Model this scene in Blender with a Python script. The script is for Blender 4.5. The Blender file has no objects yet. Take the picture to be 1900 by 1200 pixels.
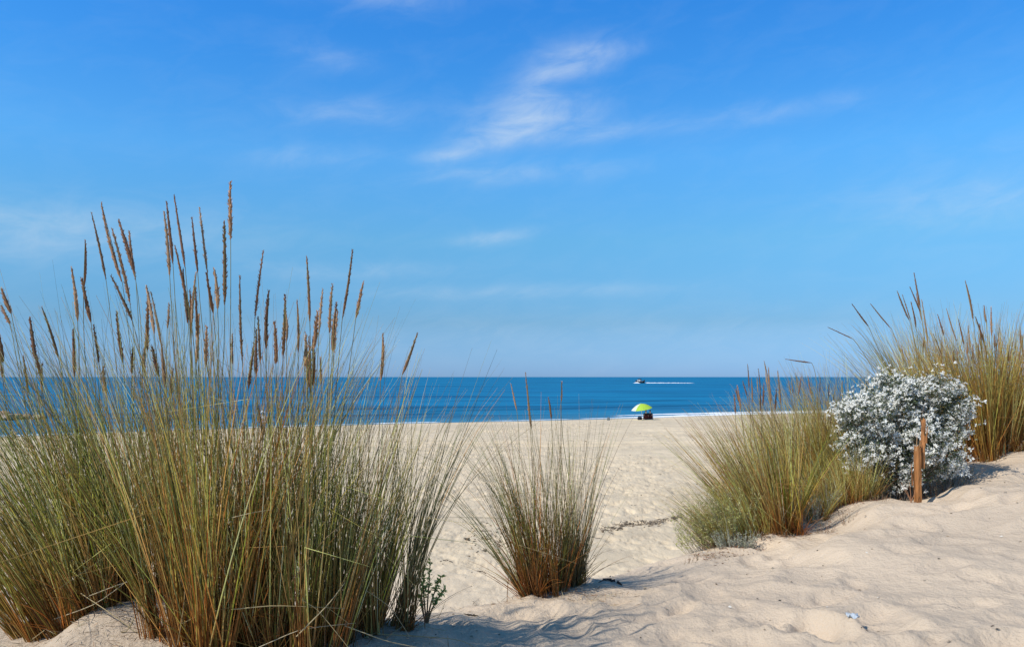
import bpy, bmesh, math, random
import numpy as np
from mathutils import Vector
R = math.radians
C = bpy.context.scene.collection
SC = bpy.context.scene

# ------------------------------------------------------------------ camera
F = 1478.0            # focal length in photo pixels (photo 1900 px wide)
H = 4.3               # eye height above the sea
cam = bpy.data.objects.new('camera', bpy.data.cameras.new('camera'))
C.objects.link(cam)
cam.data.sensor_width = 36; cam.data.lens = F / 1900 * 36
cam.data.shift_y = 99 / 1900
cam.location = (0, 0, H); cam.rotation_euler = (R(90), 0, 0)
cam.data.clip_start = 0.05; cam.data.clip_end = 60000
SC.camera = cam

# ------------------------------------------------------------------ sun, sky, exposure
SUN_EL, SUN_AZ = 47.0, -120.0      # azimuth clockwise from +Y: from the left, a little behind
sd = Vector((math.sin(R(SUN_AZ)) * math.cos(R(SUN_EL)), math.cos(R(SUN_AZ)) * math.cos(R(SUN_EL)), math.sin(R(SUN_EL))))
sun = bpy.data.objects.new('sun', bpy.data.lights.new('sun', 'SUN'))
C.objects.link(sun); sun.data.energy = 4.6; sun.data.angle = R(0.5); sun.data.color = (1, 0.95, 0.85)
sun.rotation_euler = sd.to_track_quat('Z', 'Y').to_euler(); sun.location = (-20, -5, 30)
SC.view_settings.view_transform = 'Standard'; SC.view_settings.look = 'None'
SC.view_settings.exposure = 0.0; SC.view_settings.gamma = 1.0
W = bpy.data.worlds.new('World'); SC.world = W; W.use_nodes = True
wn, wl = W.node_tree.nodes, W.node_tree.links
wn.clear()

def N(nodes, typ, **kw):
    n = nodes.new(typ)
    for k, v in kw.items(): setattr(n, k, v)
    return n
def M_(nodes, links, op, a, b=None, c=None, clamp=False):
    n = nodes.new('ShaderNodeMath'); n.operation = op; n.use_clamp = clamp
    for i, v in enumerate((a, b, c)):
        if v is None: continue
        if isinstance(v, (int, float)): n.inputs[i].default_value = v
        else: links.new(v, n.inputs[i])
    return n.outputs[0]

def build_world():
    m = lambda op, a, b=None, c=None, clamp=False: M_(wn, wl, op, a, b, c, clamp)
    sky = N(wn, 'ShaderNodeTexSky', sky_type='NISHITA', sun_disc=False, sun_elevation=R(SUN_EL), sun_rotation=R(SUN_AZ),
            air_density=1.0, dust_density=0.3, ozone_density=3.0, altitude=0)
    tc = N(wn, 'ShaderNodeTexCoord'); sep = N(wn, 'ShaderNodeSeparateXYZ'); wl.new(tc.outputs['Generated'], sep.inputs[0])
    x, y, z = sep.outputs
    az = m('MULTIPLY', m('ARCTAN2', x, y), 180 / math.pi)
    el = m('MULTIPLY', m('ARCSINE', z), 180 / math.pi)
    # tint by elevation: clear Mediterranean blue
    ramp = N(wn, 'ShaderNodeValToRGB'); wl.new(m('DIVIDE', el, 40.0, clamp=True), ramp.inputs[0])
    e = ramp.color_ramp.elements
    for i, (p, c) in enumerate(SKY_TINT):
        q = e[i] if i < 2 else e.new(p)
        q.position = p; q.color = (*c, 1)
    mul = N(wn, 'ShaderNodeMix', data_type='RGBA', blend_type='MULTIPLY'); mul.inputs[0].default_value = 1
    wl.new(sky.outputs[0], mul.inputs[6]); wl.new(ramp.outputs[0], mul.inputs[7])
    # cirrus
    total = None
    for (a0, e0, sa, se, rot, w) in [
            (4.3, 21.7, 3.2, 1.05, 10, .34), (4.0, 20.9, 2.4, .5, 5, .24), (6.6, 22.0, 2.4, .5, 4, .2), (1.3, 19.4, 2.4, 1.3, 30, .22),
            (2.2, 18.2, 4.0, 1.25, 2, .46), (-.6, 17.3, 3.0, 1.0, 12, .36), (-3.2, 16.0, 3.0, .6, 12, .34), (-4.6, 15.4, 2.2, .4, 6, .26), (6, 16.9, 5.0, .6, 4, .22),
            (-1.2, 9.9, 2.8, .5, 6, .30), (17.5, 17.5, 6.5, .6, 3, .2), (-11.5, 18.0, 4.5, .9, 3, .22), (-12.5, 21.3, 3, .8, -5, .14),
            (-31, 9.0, 12, 1.7, 3, .34), (31, 11, 8, 2.2, 4, .22), (0, 6.1, 12, .5, 1, .20), (-9, 25.3, 4.5, .8, 0, .26), (0, 14.3, 7, .7, 2, .24),
            (-14, 15.0, 4, .7, 4, .2), (5, 3, 30, 1.6, 0, .12), (-12, 7.4, 8, .6, 2, .2)]:
        dx = m('SUBTRACT', az, a0); dy = m('SUBTRACT', el, e0)
        cr, sr = math.cos(R(rot)), math.sin(R(rot))
        u = m('DIVIDE', m('ADD', m('MULTIPLY', dx, cr), m('MULTIPLY', dy, sr)), sa)
        v = m('DIVIDE', m('SUBTRACT', m('MULTIPLY', dy, cr), m('MULTIPLY', dx, sr)), se)
        g = m('MULTIPLY', m('EXPONENT', m('MULTIPLY', m('ADD', m('MULTIPLY', u, u), m('MULTIPLY', v, v)), -1.0)), w)
        total = g if total is None else m('ADD', total, g)
    cv = N(wn, 'ShaderNodeCombineXYZ')
    wl.new(m('MULTIPLY', m('SUBTRACT', az, m('MULTIPLY', el, .35)), 0.17), cv.inputs[0]); wl.new(m('MULTIPLY', m('SUBTRACT', el, m('MULTIPLY', az, .10)), 0.40), cv.inputs[1])
    nz = N(wn, 'ShaderNodeTexNoise'); nz.inputs['Scale'].default_value = 1.5; nz.inputs['Detail'].default_value = 7
    nz.inputs['Roughness'].default_value = .62; nz.inputs['Distortion'].default_value = .5
    wl.new(cv.outputs[0], nz.inputs['Vector'])
    st = m('MULTIPLY_ADD', nz.outputs[0], 2.4, -.62, clamp=True)
    fac = m('MULTIPLY', total, m('MULTIPLY_ADD', st, .9, .1), clamp=True)
    # faint all-over streaks
    fac = m('ADD', fac, m('MULTIPLY', m('MULTIPLY_ADD', nz.outputs[0], 2.5, -1.1, clamp=True), 0.05), clamp=True)
    cm = N(wn, 'ShaderNodeMix', data_type='RGBA'); wl.new(fac, cm.inputs[0]); wl.new(mul.outputs[2], cm.inputs[6])
    cm.inputs[7].default_value = (*CLOUD, 1)
    bg = N(wn, 'ShaderNodeBackground'); bg.inputs['Strength'].default_value = 0.12
    wl.new(cm.outputs[2], bg.inputs[0])
    out = N(wn, 'ShaderNodeOutputWorld'); wl.new(bg.outputs[0], out.inputs[0])
SKY_TINT = [(0.009, (0.341, 0.620, 1.310)), (.85, (0.416, 0.826, 1.050)), (0.096, (0.349, 0.609, 0.930)), (0.24, (0.475, 0.950, 1.170)), (0.38, (0.497, 1.189, 1.583)), (0.52, (0.340, 1.131, 1.743)), (0.63, (0.273, 1.103, 1.850))]
CLOUD = (5.6, 6.5, 7.4)
build_world()

# ------------------------------------------------------------------ helpers
rng = np.random.default_rng(7)
random.seed(7)
def at(px, py, D):                      # photo pixel at depth D -> world point
    return np.array(((px - 950) / F * D, D, H - (py - 699) / F * D))

_P = np.random.default_rng(3).random((256, 256))
def vnoise(x, y):
    x = np.asarray(x, float); y = np.asarray(y, float)
    xi = np.floor(x).astype(int); yi = np.floor(y).astype(int)
    fx = x - xi; fy = y - yi
    fx = fx * fx * (3 - 2 * fx); fy = fy * fy * (3 - 2 * fy)
    a = _P[xi & 255, yi & 255]; b = _P[(xi + 1) & 255, yi & 255]
    c = _P[xi & 255, (yi + 1) & 255]; d = _P[(xi + 1) & 255, (yi + 1) & 255]
    return (a * (1 - fx) + b * fx) * (1 - fy) + (c * (1 - fx) + d * fx) * fy - .5
def fbm(x, y, o=4, g=.5):
    s = 0; a = 1
    for i in range(o):
        s = s + a * vnoise(x * 2**i + 17.3 * i, y * 2**i + 5.1 * i); a *= g
    return s

def mesh_obj(name, V, Fq, mat, parent=None, col=None, smooth=True, origin=None):
    """V (n,3); Fq (m,k) array or list of arrays; col (n,3)"""
    V = np.asarray(V, float)
    o3 = np.array(origin if origin is not None else (0, 0, 0), float)
    me = bpy.data.meshes.new(name)
    if not isinstance(Fq, list): Fq = [Fq]
    Fq = [np.asarray(f, int) for f in Fq if len(f)]
    nl = sum(f.size for f in Fq); npoly = sum(len(f) for f in Fq)
    me.vertices.add(len(V)); me.vertices.foreach_set('co', (V - o3).ravel())
    me.loops.add(nl); me.loops.foreach_set('vertex_index', np.concatenate([f.ravel() for f in Fq]))
    me.polygons.add(npoly)
    tot = np.concatenate([np.full(len(f), f.shape[1]) for f in Fq])
    me.polygons.foreach_set('loop_start', np.concatenate([[0], np.cumsum(tot)[:-1]]))
    me.polygons.foreach_set('loop_total', tot)
    me.update(calc_edges=True)
    me.polygons.foreach_set('use_smooth', np.full(npoly, smooth))
    if col is not None:
        ca = me.color_attributes.new('Col', 'FLOAT_COLOR', 'POINT')
        cc = np.ones((len(V), 4)); cc[:, :3] = col
        ca.data.foreach_set('color', cc.ravel())
    me.materials.append(mat)
    o = bpy.data.objects.new(name, me); C.objects.link(o)
    o.location = o3
    if parent is not None:
        o.parent = parent
        pl = Vector(parent.location)
        p = parent.parent
        while p is not None: pl += p.location; p = p.parent
        o.location = Vector(o3) - pl
    return o
def thing(name, label, cat, loc, group=None):
    o = bpy.data.objects.new(name, None); C.objects.link(o)
    o.location = loc; o.empty_display_size = .1; o['label'] = label; o['category'] = cat
    if group: o['group'] = group
    return o
def tag(o, label=None, cat=None, group=None, kind=None):
    if label: o['label'] = label
    if cat: o['category'] = cat
    if group: o['group'] = group
    if kind: o['kind'] = kind
    return o

class Acc:                              # gathers vertices, faces, colours
    def __init__(s): s.V = []; s.Q = []; s.T = []; s.c = []; s.n = 0
    def add(s, V, Q=None, T=None, col=(1, 1, 1)):
        V = np.asarray(V, float).reshape(-1, 3)
        col = np.broadcast_to(np.asarray(col, float), (len(V), 3)) if np.ndim(col) == 1 else np.asarray(col).reshape(-1, 3)
        s.V.append(V); s.c.append(col)
        if Q is not None and len(Q): s.Q.append(np.asarray(Q, int) + s.n)
        if T is not None and len(T): s.T.append(np.asarray(T, int) + s.n)
        s.n += len(V)
    def build(s, name, mat, parent=None, smooth=True, origin=None):
        fs = []
        if s.Q: fs.append(np.concatenate(s.Q))
        if s.T: fs.append(np.concatenate(s.T))
        return mesh_obj(name, np.concatenate(s.V), fs, mat, parent, np.concatenate(s.c), smooth, origin)

def tubes(A, P, rad, col, sides=3):
    """P (n,S,3) centrelines, rad (n,S), col (n,S,3)"""
    n, S, _ = P.shape
    t = np.gradient(P, axis=1); t /= np.linalg.norm(t, axis=2, keepdims=True) + 1e-9
    ref = rng.normal(size=(n, 1, 3)); u = np.cross(t, ref); u /= np.linalg.norm(u, axis=2, keepdims=True) + 1e-9
    v = np.cross(t, u)
    an = np.arange(sides) * 2 * math.pi / sides
    ring = P[:, :, None, :] + rad[:, :, None, None] * (np.cos(an)[None, None, :, None] * u[:, :, None, :] + np.sin(an)[None, None, :, None] * v[:, :, None, :])
    V = ring.reshape(-1, 3)
    i = np.arange(n)[:, None, None]; s = np.arange(S - 1)[None, :, None]; k = np.arange(sides)[None, None, :]
    a = (i * S + s) * sides + k; b = (i * S + s) * sides + (k + 1) % sides
    Q = np.stack([a, b, b + sides, a + sides], -1).reshape(-1, 4)
    cc = np.broadcast_to(col[:, :, None, :], (n, S, sides, 3)).reshape(-1, 3)
    A.add(V, Q, None, cc)

def leaves(A, P, d, L, Wd, col, nrm=None):
    """n folded diamond leaves: base P, direction d, length L, width Wd, colour (n,3)"""
    n = len(P); d = d / (np.linalg.norm(d, axis=1, keepdims=True) + 1e-9)
    ref = rng.normal(size=(n, 3)) if nrm is None else nrm
    w = np.cross(d, ref); w /= np.linalg.norm(w, axis=1, keepdims=True) + 1e-9
    up = np.cross(w, d)
    L = np.broadcast_to(L, (n,))[:, None]; Wd = np.broadcast_to(Wd, (n,))[:, None]
    v0 = P; v1 = P + d * L * .45 + w * Wd * .5 + up * Wd * .12; v2 = P + d * L - up * Wd * .25
    v3 = P + d * L * .45 - w * Wd * .5 + up * Wd * .12; v4 = P + d * L * .5
    V = np.stack([v0, v1, v2, v3, v4], 1).reshape(-1, 3)
    b = np.arange(n)[:, None] * 5
    T = np.concatenate([b + np.array([[0, 1, 4]]), b + np.array([[1, 2, 4]]), b + np.array([[2, 3, 4]]), b + np.array([[3, 0, 4]])])
    A.add(V, None, T, np.repeat(col, 5, axis=0))

def sphere_dirs(n):
    v = rng.normal(size=(n, 3)); return v / np.linalg.norm(v, axis=1, keepdims=True)

# ------------------------------------------------------------------ materials
def mat(name, base=(.5, .5, .5), rough=.7, attr=False, trans=0.0, spec=.3, noise=0.0, nscale=30, bump=0.0, bscale=60, metal=0):
    m = bpy.data.materials.new(name); m.use_nodes = True
    n, l = m.node_tree.nodes, m.node_tree.links
    p = n['Principled BSDF']; out = n['Material Output']
    p.inputs['Roughness'].default_value = rough; p.inputs['Specular IOR Level'].default_value = spec
    p.inputs['Metallic'].default_value = metal
    src = None
    if attr:
        a = N(n, 'ShaderNodeAttribute', attribute_name='Col'); src = a.outputs['Color']
    else:
        r = N(n, 'ShaderNodeRGB'); r.outputs[0].default_value = (*base, 1); src = r.outputs[0]
    tc = N(n, 'ShaderNodeTexCoord')
    if noise:
        nz = N(n, 'ShaderNodeTexNoise'); nz.inputs['Scale'].default_value = nscale; nz.inputs['Detail'].default_value = 5
        l.new(tc.outputs['Object'], nz.inputs['Vector'])
        v = M_(n, l, 'MULTIPLY_ADD', nz.outputs[0], 2 * noise, 1 - noise)
        cb = N(n, 'ShaderNodeCombineXYZ')
        for i in range(3): l.new(v, cb.inputs[i])
        mx = N(n, 'ShaderNodeMix', data_type='RGBA', blend_type='MULTIPLY'); mx.inputs[0].default_value = 1
        l.new(src, mx.inputs[6]); l.new(cb.outputs[0], mx.inputs[7]); src = mx.outputs[2]
    l.new(src, p.inputs['Base Color'])
    if bump:
        nb = N(n, 'ShaderNodeTexNoise'); nb.inputs['Scale'].default_value = bscale; nb.inputs['Detail'].default_value = 6
        l.new(tc.outputs['Object'], nb.inputs['Vector'])
        bp = N(n, 'ShaderNodeBump'); bp.inputs['Strength'].default_value = 1; bp.inputs['Distance'].default_value = bump
        l.new(nb.outputs[0], bp.inputs['Height']); l.new(bp.outputs[0], p.inputs['Normal'])
    if trans:
        t = N(n, 'ShaderNodeBsdfTranslucent'); l.new(src, t.inputs[0])
        ms = N(n, 'ShaderNodeMixShader'); ms.inputs[0].default_value = trans
        l.new(p.outputs[0], ms.inputs[1]); l.new(t.outputs[0], ms.inputs[2]); l.new(ms.outputs[0], out.inputs[0])
    return m
M_GRASS = mat('grass_blade', attr=True, rough=.45, trans=.2, spec=.3)
M_SPIKE = mat('seed_head', attr=True, rough=.8, trans=.12, spec=.1)
M_LEAF = mat('leaf', attr=True, rough=.65, trans=.2, spec=.2)
M_STEM = mat('stem', attr=True, rough=.8, spec=.15)
M_PETAL = mat('petal', attr=True, rough=.8, trans=.25, spec=.1)

# ------------------------------------------------------------------ terrain shape
WLX = np.array([-3000, -300, -60, -38, -25, -10, 2.6, 12, 22, 28, 60, 300, 3000.])
WLY = np.array([-1500, -120, 42, 56.5, 66, 74, 78.5, 83, 89, 92, 104, 190, 900.])
def waterline(x): return np.interp(x, WLX, WLY) + .35 * vnoise(np.asarray(x) * .35, 0 * np.asarray(x) + 3.3) * 2
CRX = np.array([-200, -8, -3, -1.6, -1.0, -.5, -.31, -.05, .26, .69, 1.13, 1.69, 2.46, 3.0, 4.03, 5.14, 8, 15, 200.])
CRY = np.array([9, 3.6, 3.1, 2.98, 2.95, 3.02, 3.12, 3.42, 3.85, 4.15, 4.5, 5.0, 5.75, 6.35, 7.2, 8.2, 10.5, 14, 40.])
GP = [(-60, 1150, 3.0), (90, 1165, 2.78), (230, 1122, 2.72), (330, 1160, 2.62), (0, 1200, 2.6), (400, 1190, 2.58), (560, 1190, 2.6), (740, 1162, 2.82),
      (800, 1152, 3.1), (930, 1130, 3.4), (1050, 1090, 3.8), (1200, 1074, 4.1), (1320, 1032, 4.5), (1450, 985, 5.0),
      (1600, 925, 5.6), (1700, 932, 5.0), (1800, 836, 7.0), (1900, 808, 8.0), (2000, 780, 9.0), (1860, 838, 6.5), (1000, 1190, 2.95), (1400, 1190, 2.85), (1880, 1190, 2.75),
      (1300, 1100, 3.6), (1700, 1000, 4.2), (1880, 905, 4.9), (1500, 1090, 3.55), (1140, 1135, 3.35), (1895, 834, 6.2), (1800, 860, 6.0), (1990, 815, 6.4)]
GPW = np.array([at(*g) for g in GP])
GPW = np.vstack([GPW, [[x, y, H - 1.02] for x in (-5, -3, -1, 1, 3, 6) for y in (-3, 0, 1.2)],
                 [[9, 9, H - .6], [14, 10, H - .4], [-6, 3, H - .9], [8, 5, H - .55]]])
def near_z(x, y):
    num = 0; den = 0
    for g in GPW:
        s2 = (.28 + .09 * max(g[1], 0)) ** 2
        w = 1 / (((x - g[0])**2 + (y - g[1])**2) / s2 + .05) ** 2.6
        num = num + w * g[2]; den = den + w
    return num / den
FOOT = []
_fr = np.random.default_rng(21)
for k in range(230):
    px_ = _fr.uniform(800, 2100); py_ = _fr.uniform(900, 1260)
    D_ = 1.0 * F / (py_ - 699); FOOT.append(((px_ - 950) / F * D_, D_, _fr.uniform(0, 3.14), _fr.uniform(.045, .11), _fr.uniform(.3, .95)))
def ground(x, y, detail=True):
    x = np.asarray(x, float); y = np.asarray(y, float)
    d = waterline(x) - y
    beach = np.where(d > 0, .42 * (1 - np.exp(-np.maximum(d, 0) / 17)), np.maximum(.03 * d, -3.0))
    land = np.clip(d / 12, 0, 1)
    if detail:
        fade = np.clip((y - 2) / 8, 0, 1)
        beach = beach + land * fade * (.055 * fbm(x / 1.7, y / 1.7, 3) + .10 * fbm(x / 9, y / 9, 2))
        r = fbm(x / .26, y / .26, 4, .6)                      # trampled sand
        beach = beach + land * fade * .10 * np.minimum(r, .12) * np.clip(.6 + 2.2 * fbm(x / 5, y / 5 + 9, 2), .12, 1.2)
        for (y0, w, a, sl) in ((24, .35, .06, .012), (33, .5, .09, .012), (35.2, .4, .08, .012), (46, .4, .24, .02), (48.0, .4, .18, .02), (60, .7, .10, .05)):
            yy = y - y0 - sl * x - 1.2 * vnoise(x / 23., y * 0 + y0)
            beach = beach - land * a * np.exp(-(yy / w) ** 2)
    yc = np.interp(x, CRX, CRY) + .05 * fbm(x / .5, x * 0 + 1.7, 2)
    s = (y - yc) * .72
    w = .28
    fall = .62 * (np.sqrt(np.maximum(s, 0)**2 + w * w) - w)
    sh = np.minimum(y, yc + .6)
    z = near_z(x, sh)
    if detail:
        z = z + .017 * fbm(x / .8, y / .5, 3) + .006 * fbm(x / .14, y / .08, 3, .5)
        st = fbm((x * .8 + y * .6) / .35, (y * .8 - x * .6) / .07, 2)          # wind-cut streaks
        z = z + .012 * st * np.clip(1 - np.abs(x - .3) / 1.2, 0, 1)
        for (fx, fy, a, r_, dp) in FOOT:
            msk = (np.abs(x - fx) < .5) & (np.abs(y - fy) < .5)
            if not msk.any(): continue
            dx = x[msk] - fx; dy = y[msk] - fy
            u = (dx * math.cos(a) + dy * math.sin(a)) / (r_ * 1.7); v = (-dx * math.sin(a) + dy * math.cos(a)) / r_
            q = np.sqrt(u * u + v * v)
            z[msk] += dp * .022 * (-np.exp(-q**4) + .45 * np.exp(-((q - 1.35) / .28)**2))
    dune = z - fall
    k = .15
    h = np.clip(.5 + .5 * (dune - beach) / k / 2, 0, 1)
    return beach * (1 - h) + dune * h + k * h * (1 - h)
def gz(x, y): return float(ground(np.array([x]), np.array([y]))[0])
def gpt(px, py, D):
    p = at(px, py, D); return np.array((p[0], p[1], gz(p[0], p[1])))

def axis(lo, hi, step, grow, lim_lo, lim_hi, far=1.12):
    c = list(np.arange(lo, hi, step))
    s = step
    while c[-1] < lim_hi:
        s = min(s * 1.5, max(step, grow * (c[-1] - hi) + step)) if c[-1] < 130 else s * far
        c.append(c[-1] + s)
    s = step
    while c[0] > lim_lo:
        s = min(s * 1.5, max(step, grow * (lo - c[0]) + step)) if c[0] > -130 else s * far
        c.insert(0, c[0] - s)
    return np.array(c)
def grid_faces(nx, ny):
    i = np.arange(nx - 1)[None, :]; j = np.arange(ny - 1)[:, None]
    a = j * nx + i
    return np.stack([a, a + 1, a + 1 + nx, a + nx], -1).reshape(-1, 4)

def sand_material():
    m = bpy.data.materials.new('sand'); m.use_nodes = True
    n, l = m.node_tree.nodes, m.node_tree.links
    p = n['Principled BSDF']; p.inputs['Roughness'].default_value = .9; p.inputs['Specular IOR Level'].default_value = .15
    tc = N(n, 'ShaderNodeTexCoord'); g = tc.outputs['Object']
    def noise(sc, det=4, ro=.55, vec=None):
        z = N(n, 'ShaderNodeTexNoise'); z.inputs['Scale'].default_value = sc; z.inputs['Detail'].default_value = det
        z.inputs['Roughness'].default_value = ro; l.new(vec or g, z.inputs['Vector']); return z.outputs[0]
    at_ = N(n, 'ShaderNodeAttribute', attribute_name='Col')
    def mix(f, a, b, bt='MIX'):
        x = N(n, 'ShaderNodeMix', data_type='RGBA', blend_type=bt)
        if isinstance(f, (int, float)): x.inputs[0].default_value = f
        else: l.new(f, x.inputs[0])
        for i, v in ((6, a), (7, b)):
            if isinstance(v, tuple): x.inputs[i].default_value = (*v, 1)
            else: l.new(v, x.inputs[i])
        return x.outputs[2]
    mm = lambda *a, **k: M_(n, l, *a, **k)
    c = mix(mm('MULTIPLY_ADD', noise(1.3, 5), 2.5, -.75, clamp=True), (.86, .86, .87), (1.08, 1.07, 1.05))
    c = mix(1.0, at_.outputs['Color'], c, 'MULTIPLY')
    gr = noise(420, 2, .7)
    c = mix(mm('MULTIPLY_ADD', gr, 5, -2.9, clamp=True), c, mix(1.0, c, (.5, .45, .4), 'MULTIPLY'))
    gr2 = noise(60, 3, .7)
    c = mix(mm('MULTIPLY_ADD', gr2, 9, -6.3, clamp=True), c, (.16, .12, .09))
    l.new(c, p.inputs['Base Color'])
    b1 = N(n, 'ShaderNodeBump'); b1.inputs['Distance'].default_value = .004; b1.inputs['Strength'].default_value = .9; l.new(noise(95, 5, .7), b1.inputs['Height'])
    b2 = N(n, 'ShaderNodeBump'); b2.inputs['Distance'].default_value = .04; b2.inputs['Strength'].default_value = .6; l.new(noise(6, 6, .6), b2.inputs['Height'])
    b3 = N(n, 'ShaderNodeBump'); b3.inputs['Distance'].default_value = .007; b3.inputs['Strength'].default_value = .8; l.new(noise(24, 5, .65), b3.inputs['Height'])
    l.new(b1.outputs[0], b3.inputs['Normal']); l.new(b3.outputs[0], b2.inputs['Normal']); l.new(b2.outputs[0], p.inputs['Normal'])
    return m
M_SAND = sand_material()

def build_terrain():
    xs = axis(-2.6, 4.2, .022, .009, -3500, 3500)
    ys = axis(.9, 7.5, .022, .0055, -3000, 1100)
    X, Y = np.meshgrid(xs, ys)
    Z = ground(X, Y)
    d = waterline(X) - Y
    beach = np.array([.655, .530, .370]); dune = np.array([.575, .460, .345])
    t = np.clip((Y - 9) / 8, 0, 1)[..., None]
    col = dune * (1 - t) + beach * t
    v = 1 + (.12 * fbm(X / 14, Y / 5, 3) + .10 * fbm(X / 1.1, Y / 1.1, 3))[..., None]
    col = col * v
    wet = np.exp(-(np.maximum(d, 0) / 1.6)**2)[..., None] * .40
    col = col * (1 - wet)
    damp = np.exp(-((d - 12 - 2 * fbm(X / 30, Y * 0, 2)) / 5)**2)[..., None] * .07
    col = col * (1 - damp)
    V = np.stack([X, Y, Z], -1).reshape(-1, 3)
    o = mesh_obj('sand', V, grid_faces(len(xs), len(ys)), M_SAND, None, col.reshape(-1, 3))
    tag(o, 'pale dry sand of the dune slope and the beach below', kind='structure')
    print('terrain', len(xs), len(ys))
build_terrain()

# ------------------------------------------------------------------ sea
def sea_material():
    m = bpy.data.materials.new('sea_water'); m.use_nodes = True
    n, l = m.node_tree.nodes, m.node_tree.links
    n.clear()
    mm = lambda *a, **k: M_(n, l, *a, **k)
    out = N(n, 'ShaderNodeOutputMaterial')
    at_ = N(n, 'ShaderNodeAttribute', attribute_name='Col')
    sep = N(n, 'ShaderNodeSeparateColor'); l.new(at_.outputs['Color'], sep.inputs[0])
    foam, shallow = sep.outputs[0], sep.outputs[1]
    tc = N(n, 'ShaderNodeTexCoord'); mp = N(n, 'ShaderNodeMapping'); l.new(tc.outputs['Object'], mp.inputs[0]); mp.inputs['Scale'].default_value = (.012, .05, 1)
    def noise(sc, det, vec, ro=.55):
        z = N(n, 'ShaderNodeTexNoise'); z.inputs['Scale'].default_value = sc; z.inputs['Detail'].default_value = det
        z.inputs['Roughness'].default_value = ro; l.new(vec, z.inputs['Vector']); return z.outputs[0]
    band = noise(1.0, 6, mp.outputs[0], .6)
    mp3 = N(n, 'ShaderNodeMapping'); l.new(tc.outputs['Object'], mp3.inputs[0]); mp3.inputs['Scale'].default_value = (.0012, .006, 1)
    band2 = noise(1.0, 4, mp3.outputs[0], .6)
    def mix(f, a, b):
        x = N(n, 'ShaderNodeMix', data_type='RGBA'); l.new(f, x.inputs[0])
        for i, v in ((6, a), (7, b)):
            if isinstance(v, tuple): x.inputs[i].default_value = (*v, 1)
            else: l.new(v, x.inputs[i])
        return x.outputs[2]
    deep = mix(mm('MULTIPLY_ADD', band, 6.0, -2.4, clamp=True), SEA_A, SEA_B)
    deep = mix(mm('MULTIPLY', mm('MULTIPLY_ADD', band2, 6.0, -2.6, clamp=True), .7), deep, SEA_C)
    mp4 = N(n, 'ShaderNodeMapping'); l.new(tc.outputs['Object'], mp4.inputs[0]); mp4.inputs['Scale'].default_value = (.04, .30, 1)
    deep = mix(mm('MULTIPLY_ADD', noise(1.0, 4, mp4.outputs[0], .6), 5.0, -2.5, clamp=True), deep, (.004, .085, .16))
    c = mix(shallow, deep, SEA_D)
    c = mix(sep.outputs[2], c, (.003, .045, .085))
    mp2 = N(n, 'ShaderNodeMapping'); l.new(tc.outputs['Object'], mp2.inputs[0]); mp2.inputs['Scale'].default_value = (.35, 1.0, 1)
    w1 = noise(.55, 5, mp2.outputs[0], .6)
    bp = N(n, 'ShaderNodeBump'); bp.inputs['Distance'].default_value = .35; bp.inputs['Strength'].default_value = .8; l.new(w1, bp.inputs['Height'])
    df = N(n, 'ShaderNodeBsdfDiffuse'); l.new(c, df.inputs[0]); l.new(bp.outputs[0], df.inputs['Normal'])
    gl = N(n, 'ShaderNodeBsdfGlossy'); gl.inputs['Roughness'].default_value = .30; l.new(bp.outputs[0], gl.inputs['Normal'])
    gl.inputs['Color'].default_value = (.5, .8, 1, 1)
    fr = N(n, 'ShaderNodeFresnel'); fr.inputs[0].default_value = 1.33; l.new(bp.outputs[0], fr.inputs['Normal'])
    ms = N(n, 'ShaderNodeMixShader'); l.new(mm('MINIMUM', fr.outputs[0], .15), ms.inputs[0]); l.new(df.outputs[0], ms.inputs[1]); l.new(gl.outputs[0], ms.inputs[2])
    fd = N(n, 'ShaderNodeBsdfDiffuse'); fd.inputs[0].default_value = (.8, .82, .84, 1)
    ff = noise(1.6, 5, mp2.outputs[0], .7)
    fm = mm('MULTIPLY', mm('SUBTRACT', mm('ADD', foam, mm('MULTIPLY', mm('SUBTRACT', ff, .5), 1.2)), .35), 4.0, clamp=True)
    fm = mm('MULTIPLY', fm, mm('MULTIPLY', foam, 8.0, clamp=True), clamp=True)
    m2 = N(n, 'ShaderNodeMixShader'); l.new(fm, m2.inputs[0]); l.new(ms.outputs[0], m2.inputs[1]); l.new(fd.outputs[0], m2.inputs[2])
    l.new(m2.outputs[0], out.inputs[0])
    return m
SEA_A, SEA_B, SEA_C, SEA_D = (.003, .082, .185), (.006, .190, .35), (.006, .15, .31), (.05, .19, .28)
M_SEA = sea_material()
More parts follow.
